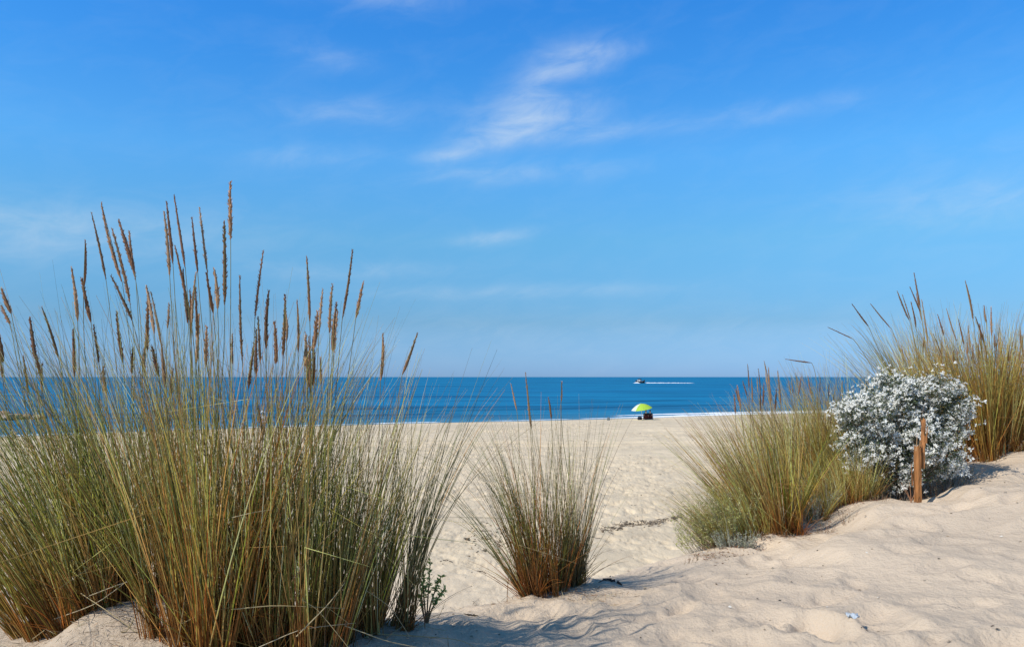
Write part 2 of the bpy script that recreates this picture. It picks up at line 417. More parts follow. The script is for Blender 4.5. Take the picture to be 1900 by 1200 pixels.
def build_sea():
    xs = axis(-45, 60, .8, .02, -20000, 20000, 1.2)
    yy = [-1500, -400, -100, 0, 30]
    y = 45.; s = .28
    while y < 26000:
        yy.append(y); y += s
        if y > 125: s *= 1.045
    ys = np.array(yy)
    X, Y = np.meshgrid(xs, ys)
    d = Y - waterline(X)                                   # seaward distance
    Z = np.zeros_like(X); foam = np.zeros_like(X); face_shade = np.zeros_like(X)
    on = np.clip(d / 6, 0, 1)
    for (d0, amp, wd, sd_) in ((5.0, .10, .7, 1), (10.5, .20, 1.0, 2), (18, .17, 1.3, 3), (27, .16, 1.7, 4), (38, .18, 2.2, 5), (52, .18, 2.8, 6)):
        gate = np.clip(.45 + 2.2 * fbm(X / 22, X * 0 + sd_ * 3.7, 2), 0, 1)
        q = (d - d0 - 1.6 * fbm(X / 16, X * 0 + sd_, 2)) / wd
        Z += amp * gate * np.exp(-q * q) * on
        face_shade += gate * np.exp(-((q + .9) / .8)**2) * .6  # paints shoreward wave faces dark, where less sky would reflect
        if sd_ <= 2: foam += np.clip(gate * (1.3 if sd_ == 1 else .35) * np.exp(-(q * 1.2)**2), 0, 1) * np.clip((X - 6) / 5, .12, 1.2)
    Z += .05 * fbm(X / 3.5, Y / 1.6, 3) * on
    edge = np.exp(-((d - .7) / (1.0 + .13 * np.clip(X - 8, 0, 30)))**2)
    foam += edge * (.52 + .22 * np.clip((X + 2) / 12, 0, 1)) * (1 + .9 * fbm(X / 5, Y / 1.5, 3))
    foam = np.clip(foam, 0, 1)
    sh = np.exp(-np.maximum(d, 0) / 11.0) * .95
    col = np.stack([foam, sh, np.clip(face_shade, 0, 1)], -1)
    V = np.stack([X, Y, Z + .02], -1).reshape(-1, 3)
    o = mesh_obj('sea', V, grid_faces(len(xs), len(ys)), M_SEA, None, col.reshape(-1, 3))
    tag(o, 'calm blue sea with small waves breaking at the beach', kind='structure')
build_sea()

# ------------------------------------------------------------------ grass
GREEN = [(.105, .140, .028), (.135, .165, .038), (.070, .110, .030), (.17, .185, .055), (.21, .21, .085)]
BLUEG = [(.11, .14, .09), (.15, .17, .12), (.08, .11, .07)]
STRAW = [(.38, .29, .14), (.46, .37, .21), (.30, .20, .09), (.50, .42, .27)]
RUST = [(.30, .115, .04), (.20, .075, .03), (.36, .17, .06), (.12, .055, .03)]
GREYS = [(.20, .18, .15), (.30, .275, .24), (.11, .10, .085)]
def pick(pal, n):
    c = np.array(pal)[rng.integers(0, len(pal), n)]
    return c * rng.uniform(.75, 1.25, (n, 1))

def blades(A, base, Rx, Ry, n, Lmin, Lmax, lean=(0, 0), spread=.35, bend=.5, greens=GREEN, dead=.25, deadpal=STRAW, foot=.22, rad=.00185, S=10, lpow=.95, jit=.06, footpal=RUST, tipstraw=.35, tuft=26):
    nt = max(3, n // tuft)                                   # shoots: bundles of blades from one node
    ta = rng.uniform(0, 2 * math.pi, nt); tq = np.sqrt(rng.uniform(0, 1, nt)) * (1 + .12 * rng.normal(size=nt))
    tid = rng.integers(0, nt, n)
    tl = rng.normal(size=(nt, 2)) * .10; tb = rng.uniform(0, 1, nt); tdead = np.clip(dead * rng.uniform(.2, 2.2, nt), 0, .95); tlen = rng.uniform(.86, 1.06, nt)
    tgc = pick(greens, nt) * np.exp(rng.normal(size=(nt, 1)) * .28) * (1 + rng.normal(size=(nt, 3)) * (.12, .04, .12)); tdc = pick(deadpal, nt); tfc = pick(footpal, nt)
    tox, toy = tq * np.cos(ta), tq * np.sin(ta)
    ox = tox[tid] + rng.normal(size=n) * .07; oy = toy[tid] + rng.normal(size=n) * .07
    bx = base[0] + ox * Rx; by = base[1] + oy * Ry
    bz = ground(bx, by) - .015
    L = (Lmin + (Lmax - Lmin) * rng.uniform(0, 1, n) ** lpow) * tlen[tid]
    h = np.stack([lean[0] + ox * spread, lean[1] + oy * spread * .8], -1) + tl[tid] + rng.normal(size=(n, 2)) * jit
    odd = rng.uniform(size=n) < .05
    h[odd] += rng.normal(size=(odd.sum(), 2)) * .30
    hn = h / (np.linalg.norm(h, axis=1, keepdims=True) + .05)
    t = np.linspace(0, 1, S)[None, :, None]
    bd = (bend * rng.uniform(.0, 1.3, n) ** 1.5 * (.5 + tb[tid]))[:, None, None]
    cur = rng.normal(size=(n, 1, 2)) * .09
    hh = h[:, None, :] * (1 + .25 * t) + hn[:, None, :] * bd * t**2 + cur * t**1.5
    z = 1 - .30 * bd * t**2
    dr = np.concatenate([hh, np.broadcast_to(z, (n, S, 1))], -1)
    kink = (rng.uniform(size=n) < .04)[:, None] & (np.linspace(0, 1, S)[None, :] > rng.uniform(.35, .8, (n, 1)))
    kd = np.concatenate([rng.normal(size=(n, 1, 2)) * .9, rng.uniform(-.7, .1, (n, 1, 1))], -1)
    dr = np.where(kink[..., None], kd, dr)
    dr /= np.linalg.norm(dr, axis=2, keepdims=True)
    step = (L / (S - 1))[:, None, None]
    P = np.concatenate([np.zeros((n, 1, 3)), np.cumsum(dr[:, :-1] * step, axis=1)], 1) + np.stack([bx, by, bz], -1)[:, None, :]
    P[:, :, 2] = np.maximum(P[:, :, 2], bz[:, None] - .01)
    r = rad * rng.uniform(.6, 1.35, (n, 1)) * (1 - .82 * np.linspace(0, 1, S)[None, :] ** 1.3)
    isdead = rng.uniform(size=n) < tdead[tid]
    gc = (tgc[tid] + pick(greens, n)) * .5; dc = (tdc[tid] + pick(deadpal, n)) * .5
    mid = np.where(isdead[:, None], dc, gc) * BRIGHT * np.clip(np.exp(rng.normal(size=(n, 1)) * .62 - .05), .22, 2.7)
    ft = (tfc[tid] + pick(footpal, n)) * .5 * BRIGHT * .68 * rng.uniform(.5, 1.4, (n, 1))
    tt = np.linspace(0, 1, S)[None, :]
    hz = (P[:, :, 2] - bz[:, None]) / np.maximum(foot * rng.uniform(.3, 1.6, (n, 1)), .01)
    kf = np.clip(1.25 - hz, 0, 1)[..., None] * rng.uniform(.5, 1, (n, 1, 1))
    kt = (np.clip((tt - .62) / .38, 0, 1) * (rng.uniform(size=(n, 1)) < .7) * tipstraw)[..., None]
    col = mid[:, None, :] * (1 - kf) + ft[:, None, :] * kf
    col = col * (1 - kt) + pick(STRAW, n)[:, None, :] * kt
    tubes(A, P, r, np.clip(col, .01, .85))
BRIGHT = np.array((2.15, 1.75, 1.02))

def bez(p0, p1, p2, p3, n):
    t = np.linspace(0, 1, n)[:, None]
    return (1 - t)**3 * p0 + 3 * (1 - t)**2 * t * p1 + 3 * (1 - t) * t * t * p2 + t**3 * p3

SPIKE = [(.48, .27, .145), (.40, .21, .11), (.56, .35, .20), (.32, .17, .10)]
def stalk(par, foot_xy, tip, low, D, rad=.0065, stemcol=(.24, .22, .09), dens=1.0, mid=None, spread=.15, droop=0.0):
    """flower stalk with its seed head: tip and lower end of the head given in photo pixels at depth D"""
    D2 = D + rng.normal() * spread * .5
    T = at(*tip, D2 + rng.normal() * .03); Lw = at(*low, D2)
    B = np.array((foot_xy[0] + rng.normal() * .05, foot_xy[1] + rng.normal() * .05, 0)); B[2] = gz(B[0], B[1]) - .02
    dv = T - Lw; hl = np.linalg.norm(dv); dv /= hl
    sl = np.linalg.norm(Lw - B)
    dm = dv * .6 + np.array((0, 0, .4))
    c2 = Lw - dm * sl * .35
    if mid is not None: c2 = at(*mid, D2)
    c1 = B + ((Lw - B) / sl * .6 + np.array((0, 0, .5))) * sl * .33
    P = bez(B, c1, c2, Lw, 16)
    P = np.vstack([P, Lw + dv * hl * .97])
    A = Acc()
    r = np.linspace(.0016, .0011, len(P)) * max(1, D / 3.4); c0 = np.array(stemcol) * rng.uniform(.8, 1.25)
    cc = c0[None, :] * np.ones((len(P), 1)); cc[:3] = np.array((.25, .13, .06))
    tubes(A, P[None], r[None], cc[None], 5)
    st = A.build('flower_stalk', M_GRASS, par, origin=B)
    # head
    A = Acc()
    n = int(hl / .0017 * dens)
    t = rng.uniform(0, 1, n) ** .95
    side = np.cross(dv, rng.normal(size=3)); side /= np.linalg.norm(side)
    bow = side * hl * rng.uniform(-.03, .03)
    prof = lambda t: np.clip(t / .18, 0, 1)**.7 * (1 - .72 * np.clip((t - .25) / .75, 0, 1)**1.5)
    cen = Lw + dv * hl * t[:, None] + bow * (4 * t * (1 - t))[:, None]
    u = np.cross(dv, (0.3, .8, .1)); u /= np.linalg.norm(u); v = np.cross(dv, u)
    a = rng.uniform(0, 2 * math.pi, n)
    out = np.cos(a)[:, None] * u + np.sin(a)[:, None] * v
    rr = rad * prof(t)
    pos = cen + out * (rr * .45)[:, None]
    op = rng.uniform(.7, 1.9); dd = dv * 1.0 + out * rng.uniform(.12, .42, (n, 1)) * op
    base = np.array(SPIKE[rng.integers(0, len(SPIKE))]) * rng.uniform(.55, 1.2)
    leaves(A, pos, dd, rng.uniform(.010, .017, n) * (rad / .0065) ** .5 * (.5 + .6 * prof(t)), .0030 * rad / .0065, base[None] * rng.uniform(.55, 1.5, (n, 1)))
    tc = np.linspace(0, 1, 12)
    Pc = Lw + dv * hl * tc[:, None] + bow * (4 * tc * (1 - tc))[:, None]
    tubes(A, Pc[None], (rad * .72 * prof(tc) + .0004)[None], np.broadcast_to(base * .7, (1, 12, 3)), 6)
    A.build('seed_head', M_SPIKE, st, origin=Lw)
    return st

def tussock(label, base, specs, stalks=(), D=None, srad=.0065, dens=1.0, group='marram grass tussocks on the dune', spread=.15, stemcol=(.24, .22, .09), extra=0, eb=(0, 100, 600, 700)):
    b = gpt(*base)
    t = thing('marram_grass', label, 'grass tussock', b, group)
    A = Acc()
    m_ = max(specs, key=lambda q: q['n'])
    for s in list(specs) + [dict(m_, n=int(m_['n'] * .3), l0=m_['l0'] * .35, l1=m_['l1'] * .72), dict(m_, n=int(m_['n'] * .38), l0=.05, l1=.34, bend=1.6, jit=.42, spread=.6, dead=.9, foot=.3, deadpal=RUST + STRAW[2:3] + GREYS[2:3])]:
        s = dict(s); dx = s.pop('dx', 0); dy = s.pop('dy', 0); rx = s.pop('Rx'); ry = s.pop('Ry', rx); n = s.pop('n'); l0 = s.pop('l0'); l1 = s.pop('l1')
        blades(A, (b[0] + dx, b[1] + dy), rx, ry, n, l0, l1, **s)
    A.build('blades', M_GRASS, t, origin=b)
    stalks = list(stalks)
    for k in range(extra):
        x0 = base[0] + (eb[0] + rng.uniform(-1, 1) * eb[1]); y0 = rng.uniform(*eb[2:4]); l_ = rng.uniform(.09, .17) * F / base[2]
        ln = (x0 - base[0]) / 900 + rng.normal() * .06
        stalks.append((x0 + ln * l_, y0 - l_, x0, y0))
    for k in stalks:
        kw = {}
        if len(k) > 4: kw['mid'] = k[4:6]
        fx = b[0] + ((k[2] - base[0]) / F * base[2]) * .32
        stalk(t, (fx, b[1]), k[:2], k[2:4], D or base[2], rad=srad * rng.uniform(.68, 1.25) * (1.5 if len(k) == 5 else 1), dens=dens, spread=spread, stemcol=stemcol, **kw)
    return t

PALE = [(.22, .20, .065), (.27, .235, .085), (.17, .17, .06), (.31, .26, .12)]
# left mass of five tussocks
tussock('green tussock at the far left leaning out of frame, rust red at the foot', (150, 1155, 2.76),
        [dict(Rx=.16, Ry=.1, n=150, l0=.85, l1=1.22, lean=(-.38,.0), spread=.34, bend=.55, dead=.25, greens=BLUEG + GREEN[3:], rad=.0012, tuft=12),
         dict(Rx=.17, Ry=.12, n=318, l0=.45, l1=1.12, lean=(-.34, .0), spread=.28, bend=.55, dead=.34, foot=.26),
         dict(dx=-.10, Rx=.10, n=244, l0=.25, l1=.75, lean=(-.52, .05), spread=.3, bend=.6, dead=.3, foot=.2),
         dict(dx=.05, Rx=.12, n=185, l0=.7, l1=1.12, lean=(-.15, .1), spread=.25, bend=.3, dead=.2)],
        [(2, 535, 21, 583), (2, 567, 19, 602), (78, 571, 109, 667), (133, 498, 144, 598), (158, 446, 155, 537), (152, 517, 169, 600), (62, 640, 75, 700)], extra=6, eb=(-60, 90, 640, 760), dens=1)
tussock('green tussock behind the sand hump with fallen straw at its feet', (265, 1108, 3.02),
        [dict(Rx=.16, Ry=.1, n=150, l0=.85, l1=1.22, lean=(-.28,.0), spread=.34, bend=.55, dead=.25, greens=BLUEG + GREEN[3:], rad=.0012, tuft=12),
         dict(Rx=.17, Ry=.1, n=310, l0=.45, l1=1.15, lean=(-.16, .0), spread=.3, bend=.4, dead=.36, foot=.34),
         dict(dx=-.12, Rx=.12, n=162, l0=.3, l1=.8, lean=(-.3, .0), spread=.3, bend=.5, dead=.3, foot=.3)],
        [(170, 396, 197, 521), (188, 377, 227, 525), (208, 425, 242, 567), (221, 410, 250, 508), (240, 429, 252, 521), (206, 512, 246, 596),
         (217, 579, 229, 675), (275, 546, 273, 654), (280, 542, 300, 646)], extra=6, eb=(-30, 90, 600, 740), dens=1, srad=.0072)
tussock('tallest tawny tussock in front with the highest seed heads', (385, 1192, 2.56),
        [dict(Rx=.16, Ry=.1, n=150, l0=.85, l1=1.22, lean=(-.12,.0), spread=.34, bend=.55, dead=.25, greens=BLUEG + GREEN[3:], rad=.0012, tuft=12),
         dict(Rx=.17, Ry=.13, n=384, l0=.5, l1=1.12, lean=(-.03, .0), spread=.20, bend=.25, dead=.62, foot=.28, jit=.07, deadpal=STRAW[:3] + RUST[:1] + RUST[2:3]),
         dict(dx=-.1, Rx=.08, n=170, l0=.4, l1=.9, lean=(-.22, .0), spread=.2, bend=.35, dead=.4, foot=.25),
         dict(Rx=.2, Ry=.14, n=177, l0=.9, l1=1.2, lean=(-.08, .05), spread=.34, bend=.5, dead=.2, greens=BLUEG)],
        [(304, 392, 315, 515), (309, 375, 321, 492), (323, 362, 344, 500), (325, 458, 356, 608), (352, 537, 354, 617), (356, 404, 367, 508), (370, 385, 385, 508),
         (383, 508, 396, 583), (398, 500, 404, 575), (416, 410, 417, 567), (427, 337, 428, 446), (340, 500, 350, 605), (300, 640, 306, 720)], extra=8, eb=(-10, 90, 580, 730), dens=1, srad=.0062)
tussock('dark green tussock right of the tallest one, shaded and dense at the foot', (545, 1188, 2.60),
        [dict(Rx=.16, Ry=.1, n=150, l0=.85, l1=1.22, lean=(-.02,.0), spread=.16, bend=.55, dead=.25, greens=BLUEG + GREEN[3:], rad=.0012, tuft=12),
         dict(Rx=.22, Ry=.14, n=414, l0=.45, l1=1.05, lean=(-.02, .0), spread=.11, bend=.18, dead=.28, foot=.24, jit=.07, greens=[(.05, .07, .02), (.08, .10, .035), (.11, .13, .055), (.04, .05, .02)], deadpal=STRAW + GREYS),  # greens darkened: deep shade between the blades is put into their colour
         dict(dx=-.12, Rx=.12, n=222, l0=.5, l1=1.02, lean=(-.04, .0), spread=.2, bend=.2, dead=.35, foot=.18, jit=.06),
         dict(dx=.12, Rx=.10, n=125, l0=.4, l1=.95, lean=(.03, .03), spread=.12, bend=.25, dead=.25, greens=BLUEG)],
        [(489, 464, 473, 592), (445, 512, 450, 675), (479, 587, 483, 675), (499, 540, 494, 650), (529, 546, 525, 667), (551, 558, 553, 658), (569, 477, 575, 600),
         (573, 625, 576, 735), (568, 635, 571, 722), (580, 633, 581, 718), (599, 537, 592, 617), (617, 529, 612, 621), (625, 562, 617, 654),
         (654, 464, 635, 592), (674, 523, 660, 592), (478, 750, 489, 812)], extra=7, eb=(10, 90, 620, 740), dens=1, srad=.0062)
tussock('sparse tussock leaning right over the open beach beside the little spurge', (705, 1162, 2.80),
        [dict(Rx=.13, Ry=.12, n=155, l0=.35, l1=.95, lean=(.03, .0), spread=.15, bend=.25, dead=.35, foot=.2, deadpal=STRAW + GREYS, greens=GREEN[2:3] + BLUEG),
         dict(dx=-.08, Rx=.12, n=133, l0=.3, l1=.75, lean=(.04, .0), spread=.18, bend=.25, dead=.35, foot=.15, deadpal=STRAW + GREYS),
         dict(dx=.02, Rx=.08, n=50, l0=.75, l1=1.08, lean=(.2, .0), spread=.12, bend=.5, dead=.35, greens=BLUEG)],
        [(710, 619, 706, 708), (774, 619, 746, 696)], dens=1)
# centre
tussock('green and rust red tussock standing alone in the gap, left of its grey neighbour', (1003, 1094, 3.72),
        [dict(Rx=.095, Ry=.08, n=300, tuft=12, l0=.3, l1=.96, lean=(-.09, .0), spread=.14, bend=.30, dead=.3, foot=.34, jit=.07, rad=.0016, deadpal=STRAW[:1] + RUST + GREYS[2:3], greens=[(.07, .095, .03), (.10, .12, .045), (.05, .07, .03)]),
         dict(dx=-.03, Rx=.10, n=75, l0=.4, l1=.85, lean=(-.34, .0), spread=.3, bend=.8, dead=.4, foot=.2, greens=BLUEG, deadpal=STRAW + GREYS),
         dict(dx=-.02, Rx=.09, n=150, l0=.08, l1=.35, lean=(-.15, .0), spread=.4, bend=.4, dead=.8, foot=.2, deadpal=GREYS + RUST)],
        [(975, 690, 984, 792), (978, 712, 987, 800), (948, 712, 959, 762), (1017, 737, 1023, 779)], srad=.0060, dens=.8)
tussock('grey stemmed thin tussock touching the rust footed one in the gap', (1062, 1082, 3.84),
        [dict(Rx=.07, Ry=.06, n=170, tuft=10, l0=.35, l1=.94, lean=(.03, .0), spread=.13, bend=.16, dead=.62, foot=.16, jit=.05, rad=.0015, deadpal=GREYS, greens=BLUEG, footpal=GREYS + [(.08, .06, .05)] * 2, tipstraw=.2),
         dict(Rx=.06, Ry=.05, n=260, l0=.12, l1=.45, lean=(.0, .0), spread=.15, bend=.1, dead=.95, foot=.3, deadpal=GREYS, footpal=[(.08, .06, .05), (.14, .11, .09)])],
        [(1042, 708, 1041, 746)], srad=.0045, dens=.8)
# right slope
tussock('brown stemmed tussock fanning left on the slope, orange at the foot', (1445, 975, 5.02),
        [dict(Rx=.15, Ry=.12, n=560, l0=.35, l1=.95, lean=(-.34, .0), spread=.24, bend=.35, greens=PALE[:3], dead=.68, foot=.26, rad=.0022, deadpal=STRAW[:3] + RUST[2:3] + GREYS[2:3], footpal=RUST),
         dict(dx=-.05, Rx=.12, n=180, l0=.4, l1=.9, lean=(-.5, .0), spread=.3, bend=.4, dead=.5, foot=.1, rad=.0019, deadpal=STRAW + GREYS),
         dict(dx=.06, Rx=.07, n=240, l0=.4, l1=.85, lean=(-.10, .0), spread=.15, bend=.2, dead=.6, foot=.32, rad=.0022, footpal=RUST[2:3] + [(.40, .17, .05)])],
        [(1407, 684, 1411, 726), (1418, 671, 1430, 753), (1378, 707, 1386, 734), (1443, 688, 1449, 753), (1365, 722, 1372, 748), (1425, 700, 1432, 745)], srad=.0060, extra=9, eb=(-20, 70, 720, 770), dens=.7,
        stemcol=(.36, .27, .13))
tussock('yellow green feathery tussock between the brown one and the white flowers', (1545, 915, 6.0),
        [dict(Rx=.32, Ry=.16, n=1150, l0=.5, l1=1.08, lean=(-.22, .0), spread=.22, bend=.55, dead=.45, foot=.06, rad=.0019, greens=PALE, deadpal=STRAW),
         dict(dx=-.25, Rx=.25, n=520, l0=.6, l1=1.1, lean=(-.12, .0), spread=.25, bend=.4, dead=.35, foot=.1, rad=.0019, greens=PALE),
         dict(dx=.05, Rx=.25, Ry=.1, n=260, l0=.12, l1=.36, lean=(-.1, -.1), spread=.3, bend=.4, dead=.5, foot=.05, rad=.0019, greens=PALE)],
        [(1476, 692, 1481, 722), (1499, 696, 1506, 734), (1522, 700, 1521, 730), (1457, 666, 1506, 673, 1524, 700), (1462, 705, 1468, 735)], srad=.0048, extra=7, eb=(-60, 80, 710, 760), dens=.7, stemcol=(.36, .30, .16))
LEMON = [(.20, .21, .07), (.25, .245, .10), (.15, .17, .05), (.29, .27, .14)]
tussock('loose pale yellow green grass spilling low and left at the foot of the brown tussock', (1372, 1000, 4.88),
        [dict(Rx=.17, Ry=.10, n=620, l0=.18, l1=.56, lean=(-.62, .0), spread=.35, bend=.7, dead=.3, foot=.05, rad=.0013, greens=LEMON, deadpal=STRAW, tuft=14, jit=.12),
         dict(dx=-.08, Rx=.12, n=180, l0=.10, l1=.32, lean=(-.3, .0), spread=.5, bend=.5, dead=.4, foot=.05, rad=.0013, greens=LEMON)])
tussock('short dense yellow green grass in front of the feathery tussock, left of the bush foot', (1560, 938, 5.30),
        [dict(Rx=.24, Ry=.09, n=760, l0=.12, l1=.46, lean=(-.25, .0), spread=.3, bend=.5, dead=.35, foot=.06, rad=.0015, greens=LEMON, deadpal=STRAW, tuft=14, jit=.14),
         dict(dx=-.18, Rx=.14, n=260, l0=.08, l1=.28, lean=(-.1, .0), spread=.4, bend=.4, dead=.5, foot=.08, rad=.0014, greens=LEMON)])
tussock('tall tawny tussock on the crest at the right edge behind the white flowers', (1842, 862, 6.25),
        [dict(Rx=.38, Ry=.20, n=1300, l0=.65, l1=1.18, lean=(-.10, .0), spread=.28, bend=.30, greens=PALE, dead=.62, foot=.30, rad=.0026, deadpal=STRAW[:3] + RUST[2:3]),
         dict(dx=.36, Rx=.26, n=800, l0=.55, l1=1.05, lean=(.0, .0), spread=.25, bend=.30, greens=PALE, dead=.68, foot=.2, rad=.0026, deadpal=STRAW + RUST[2:3]),
         dict(dx=-.1, Rx=.12, n=110, l0=.3, l1=.8, lean=(-.05, -.05), spread=.25, bend=.2, dead=.3, foot=.5, rad=.0026, footpal=[(.42, .17, .05), (.34, .15, .05)])],
        [(1740, 584, 1752, 624), (1756, 572, 1776, 636), (1778, 592, 1788, 640), (1791, 522, 1806, 596), (1810, 588, 1828, 640), (1826, 566, 1830, 600), (1839, 570, 1840, 624),
         (1852, 624, 1856, 656), (1796, 604, 1800, 648), (1732, 620, 1748, 660), (1870, 640, 1872, 672), (1818, 600, 1822, 650)], srad=.0072, extra=12, eb=(10, 90, 630, 700), dens=.6, spread=.4, stemcol=(.34, .28, .13))
tussock('windblown tussock behind the white flowers, its stalks bowed to the left', (1735, 872, 6.9),
        [dict(Rx=.22, Ry=.14, n=420, l0=.75, l1=1.35, lean=(-.28, .0), spread=.26, bend=.55, dead=.4, foot=.2, rad=.0022, greens=PALE + BLUEG, deadpal=STRAW),
         dict(Rx=.25, Ry=.14, n=420, l0=.75, l1=1.25, lean=(-.05, .0), spread=.25, bend=.4, dead=.5, foot=.2, rad=.0022, greens=PALE)],
        [(1536, 607, 1583, 629), (1581, 564, 1612, 606), (1615, 563, 1654, 610), (1665, 540, 1688, 596), (1674, 546, 1690, 596), (1688, 532, 1708, 580), (1696, 506, 1708, 572),
         (1710, 556, 1722, 640), (1700, 545, 1712, 600), (1690, 560, 1700, 610)], srad=.0072, extra=5, eb=(-20, 50, 640, 690), dens=.6, spread=.3, stemcol=(.36, .31, .17))

# ------------------------------------------------------------------ fallen straw (each stem its own thing)
def straw(label, pts, rad=.0016, colr=(.46, .36, .22), name='straw_stem', cat='dry stem', group='dry marram stems lying on the sand'):
    P = np.array([at(*p) for p in pts]); n = 10
    tt = np.linspace(0, len(P) - 1, n); Q = np.stack([np.interp(tt, np.arange(len(P)), P[:, i]) for i in range(3)], -1)
    for i in range(1, n - 1): Q[i] = (Q[i - 1] + Q[i] * 2 + Q[i + 1]) / 4
    g = ground(Q[:, 0], Q[:, 1]); Q[:, 2] = np.maximum(Q[:, 2], g + rad)
    A = Acc(); tubes(A, Q[None], np.linspace(rad, rad * .45, n)[None], np.broadcast_to(np.array(colr), (1, n, 3)), 5)
    return tag(A.build(name, M_GRASS, origin=Q[0]), label, cat, group)
ST = [((60, 1185, 2.62), (190, 1090, 2.72), (265, 1010, 2.72)), ((95, 1150, 2.66), (180, 1120, 2.6), (272, 1050, 2.66)), ((165, 1105, 2.64), (230, 1080, 2.62), (310, 1060, 2.6)),
      ((150, 1015, 2.8), (200, 990, 2.75), (255, 975, 2.7)), ((200, 1110, 2.6), (187, 1060, 2.62), (172, 1035, 2.66)), ((225, 1195, 2.52), (262, 1120, 2.55), (292, 1030, 2.62)),
      ((310, 1170, 2.46), (370, 1140, 2.42), (430, 1125, 2.42)), ((430, 1130, 2.4), (510, 1122, 2.38), (640, 1128, 2.45)), ((150, 1100, 2.62), (210, 1140, 2.55), (262, 1180, 2.52)),
      ((560, 1112, 2.4), (590, 1130, 2.42), (650, 1205, 2.4)), ((680, 1095, 2.6), (725, 1125, 2.6), (760, 1180, 2.6)), ((640, 1160, 2.5), (720, 1190, 2.5), (800, 1205, 2.5)),
      ((540, 1080, 2.4), (600, 1000, 2.36), (650, 960, 2.4)), ((430, 960, 2.35), (470, 950, 2.33), (505, 945, 2.36)), ((350, 1080, 2.4), (380, 1120, 2.42), (400, 1160, 2.42)),
      ((550, 1180, 2.42), (610, 1120, 2.4), (640, 1080, 2.42)), ((700, 1175, 2.62), (860, 1185, 2.7), (900, 1215, 2.7)), ((960, 1010, 3.6), (1010, 1025, 3.55), (1070, 1045, 3.6)),
      ((20, 1125, 2.8), (60, 1165, 2.75), (110, 1195, 2.65)), ((480, 1200, 2.42), (560, 1165, 2.42), (660, 1155, 2.5)), ((330, 1195, 2.4), (345, 1100, 2.42), (330, 1060, 2.44))]
STL = ['long straw stem rising from the lower left corner to the far left tussock', 'straw stem lying across the foot of the far left tussock', 'short straw stem over the top of the sand hump',
       'topmost straw stem crossing between the two left tussocks', 'pale upright straw stem standing on the left flank of the sand hump', 'long straw stem leaning up over the right side of the sand hump',
       'straw stem arched in front of the tallest tussock foot', 'pale long straw stem lying level in front of the dark green tussock', 'straw stem running down the face of the sand hump',
       'curved straw stem dropping out of the bottom edge under the dark green tussock', 'bent straw stem at the left foot of the sparse leaning tussock', 'straw stem flat on the shaded sand at the bottom right of the dark tussock',
       'straw stem leaning diagonally up across the dark green tussock', 'small arched straw piece high in front of the tallest tussock', 'straw stem slanting down left of the tallest tussock foot',
       'straw stem slanting up right between dark green and sparse tussocks', 'longest straw stem lying on the bare sand right of the sparse tussock', 'straw stem lying across the feet of the two middle tussocks',
       'straw stem sloping down to the right in the lower left corner', 'arched straw stem along the bottom edge in front of the dark green tussock', 'upright straw stem at the left foot of the tallest tussock']
for q_, s_ in enumerate(ST):
    straw(STL[q_], s_, rad=rng.uniform(.0013, .0021), colr=np.array(STRAW[rng.integers(0, 4)]) * 1.1)
for k in range(40):
    px = rng.uniform(60, 820); py = rng.uniform(1120, 1210); D = .9 * F / (py - 699)
    a = rng.uniform(0, 3.14); L = rng.uniform(30, 90); b_ = gpt(px, py, D)
    P = [np.array((b_[0] + math.cos(a) * L * t / 500, b_[1] + math.sin(a) * L * t / 500, 0)) for t in np.linspace(0, 1, 5)]
    P = np.array(P); P[:, 2] = ground(P[:, 0], P[:, 1]) + .003 + rng.uniform(0, .04) * np.linspace(0, 1, 5)
    A = Acc(); tubes(A, P[None], np.linspace(.0014, .0008, 5)[None], np.broadcast_to(np.array(STRAW[rng.integers(0, 4)]), (1, 5, 3)), 4)
    tag(A.build('straw_stem', M_GRASS, origin=b_), 'short dry straw scrap lying flat on the sand around the left tussocks', 'dry stem', 'dry marram stems lying on the sand')

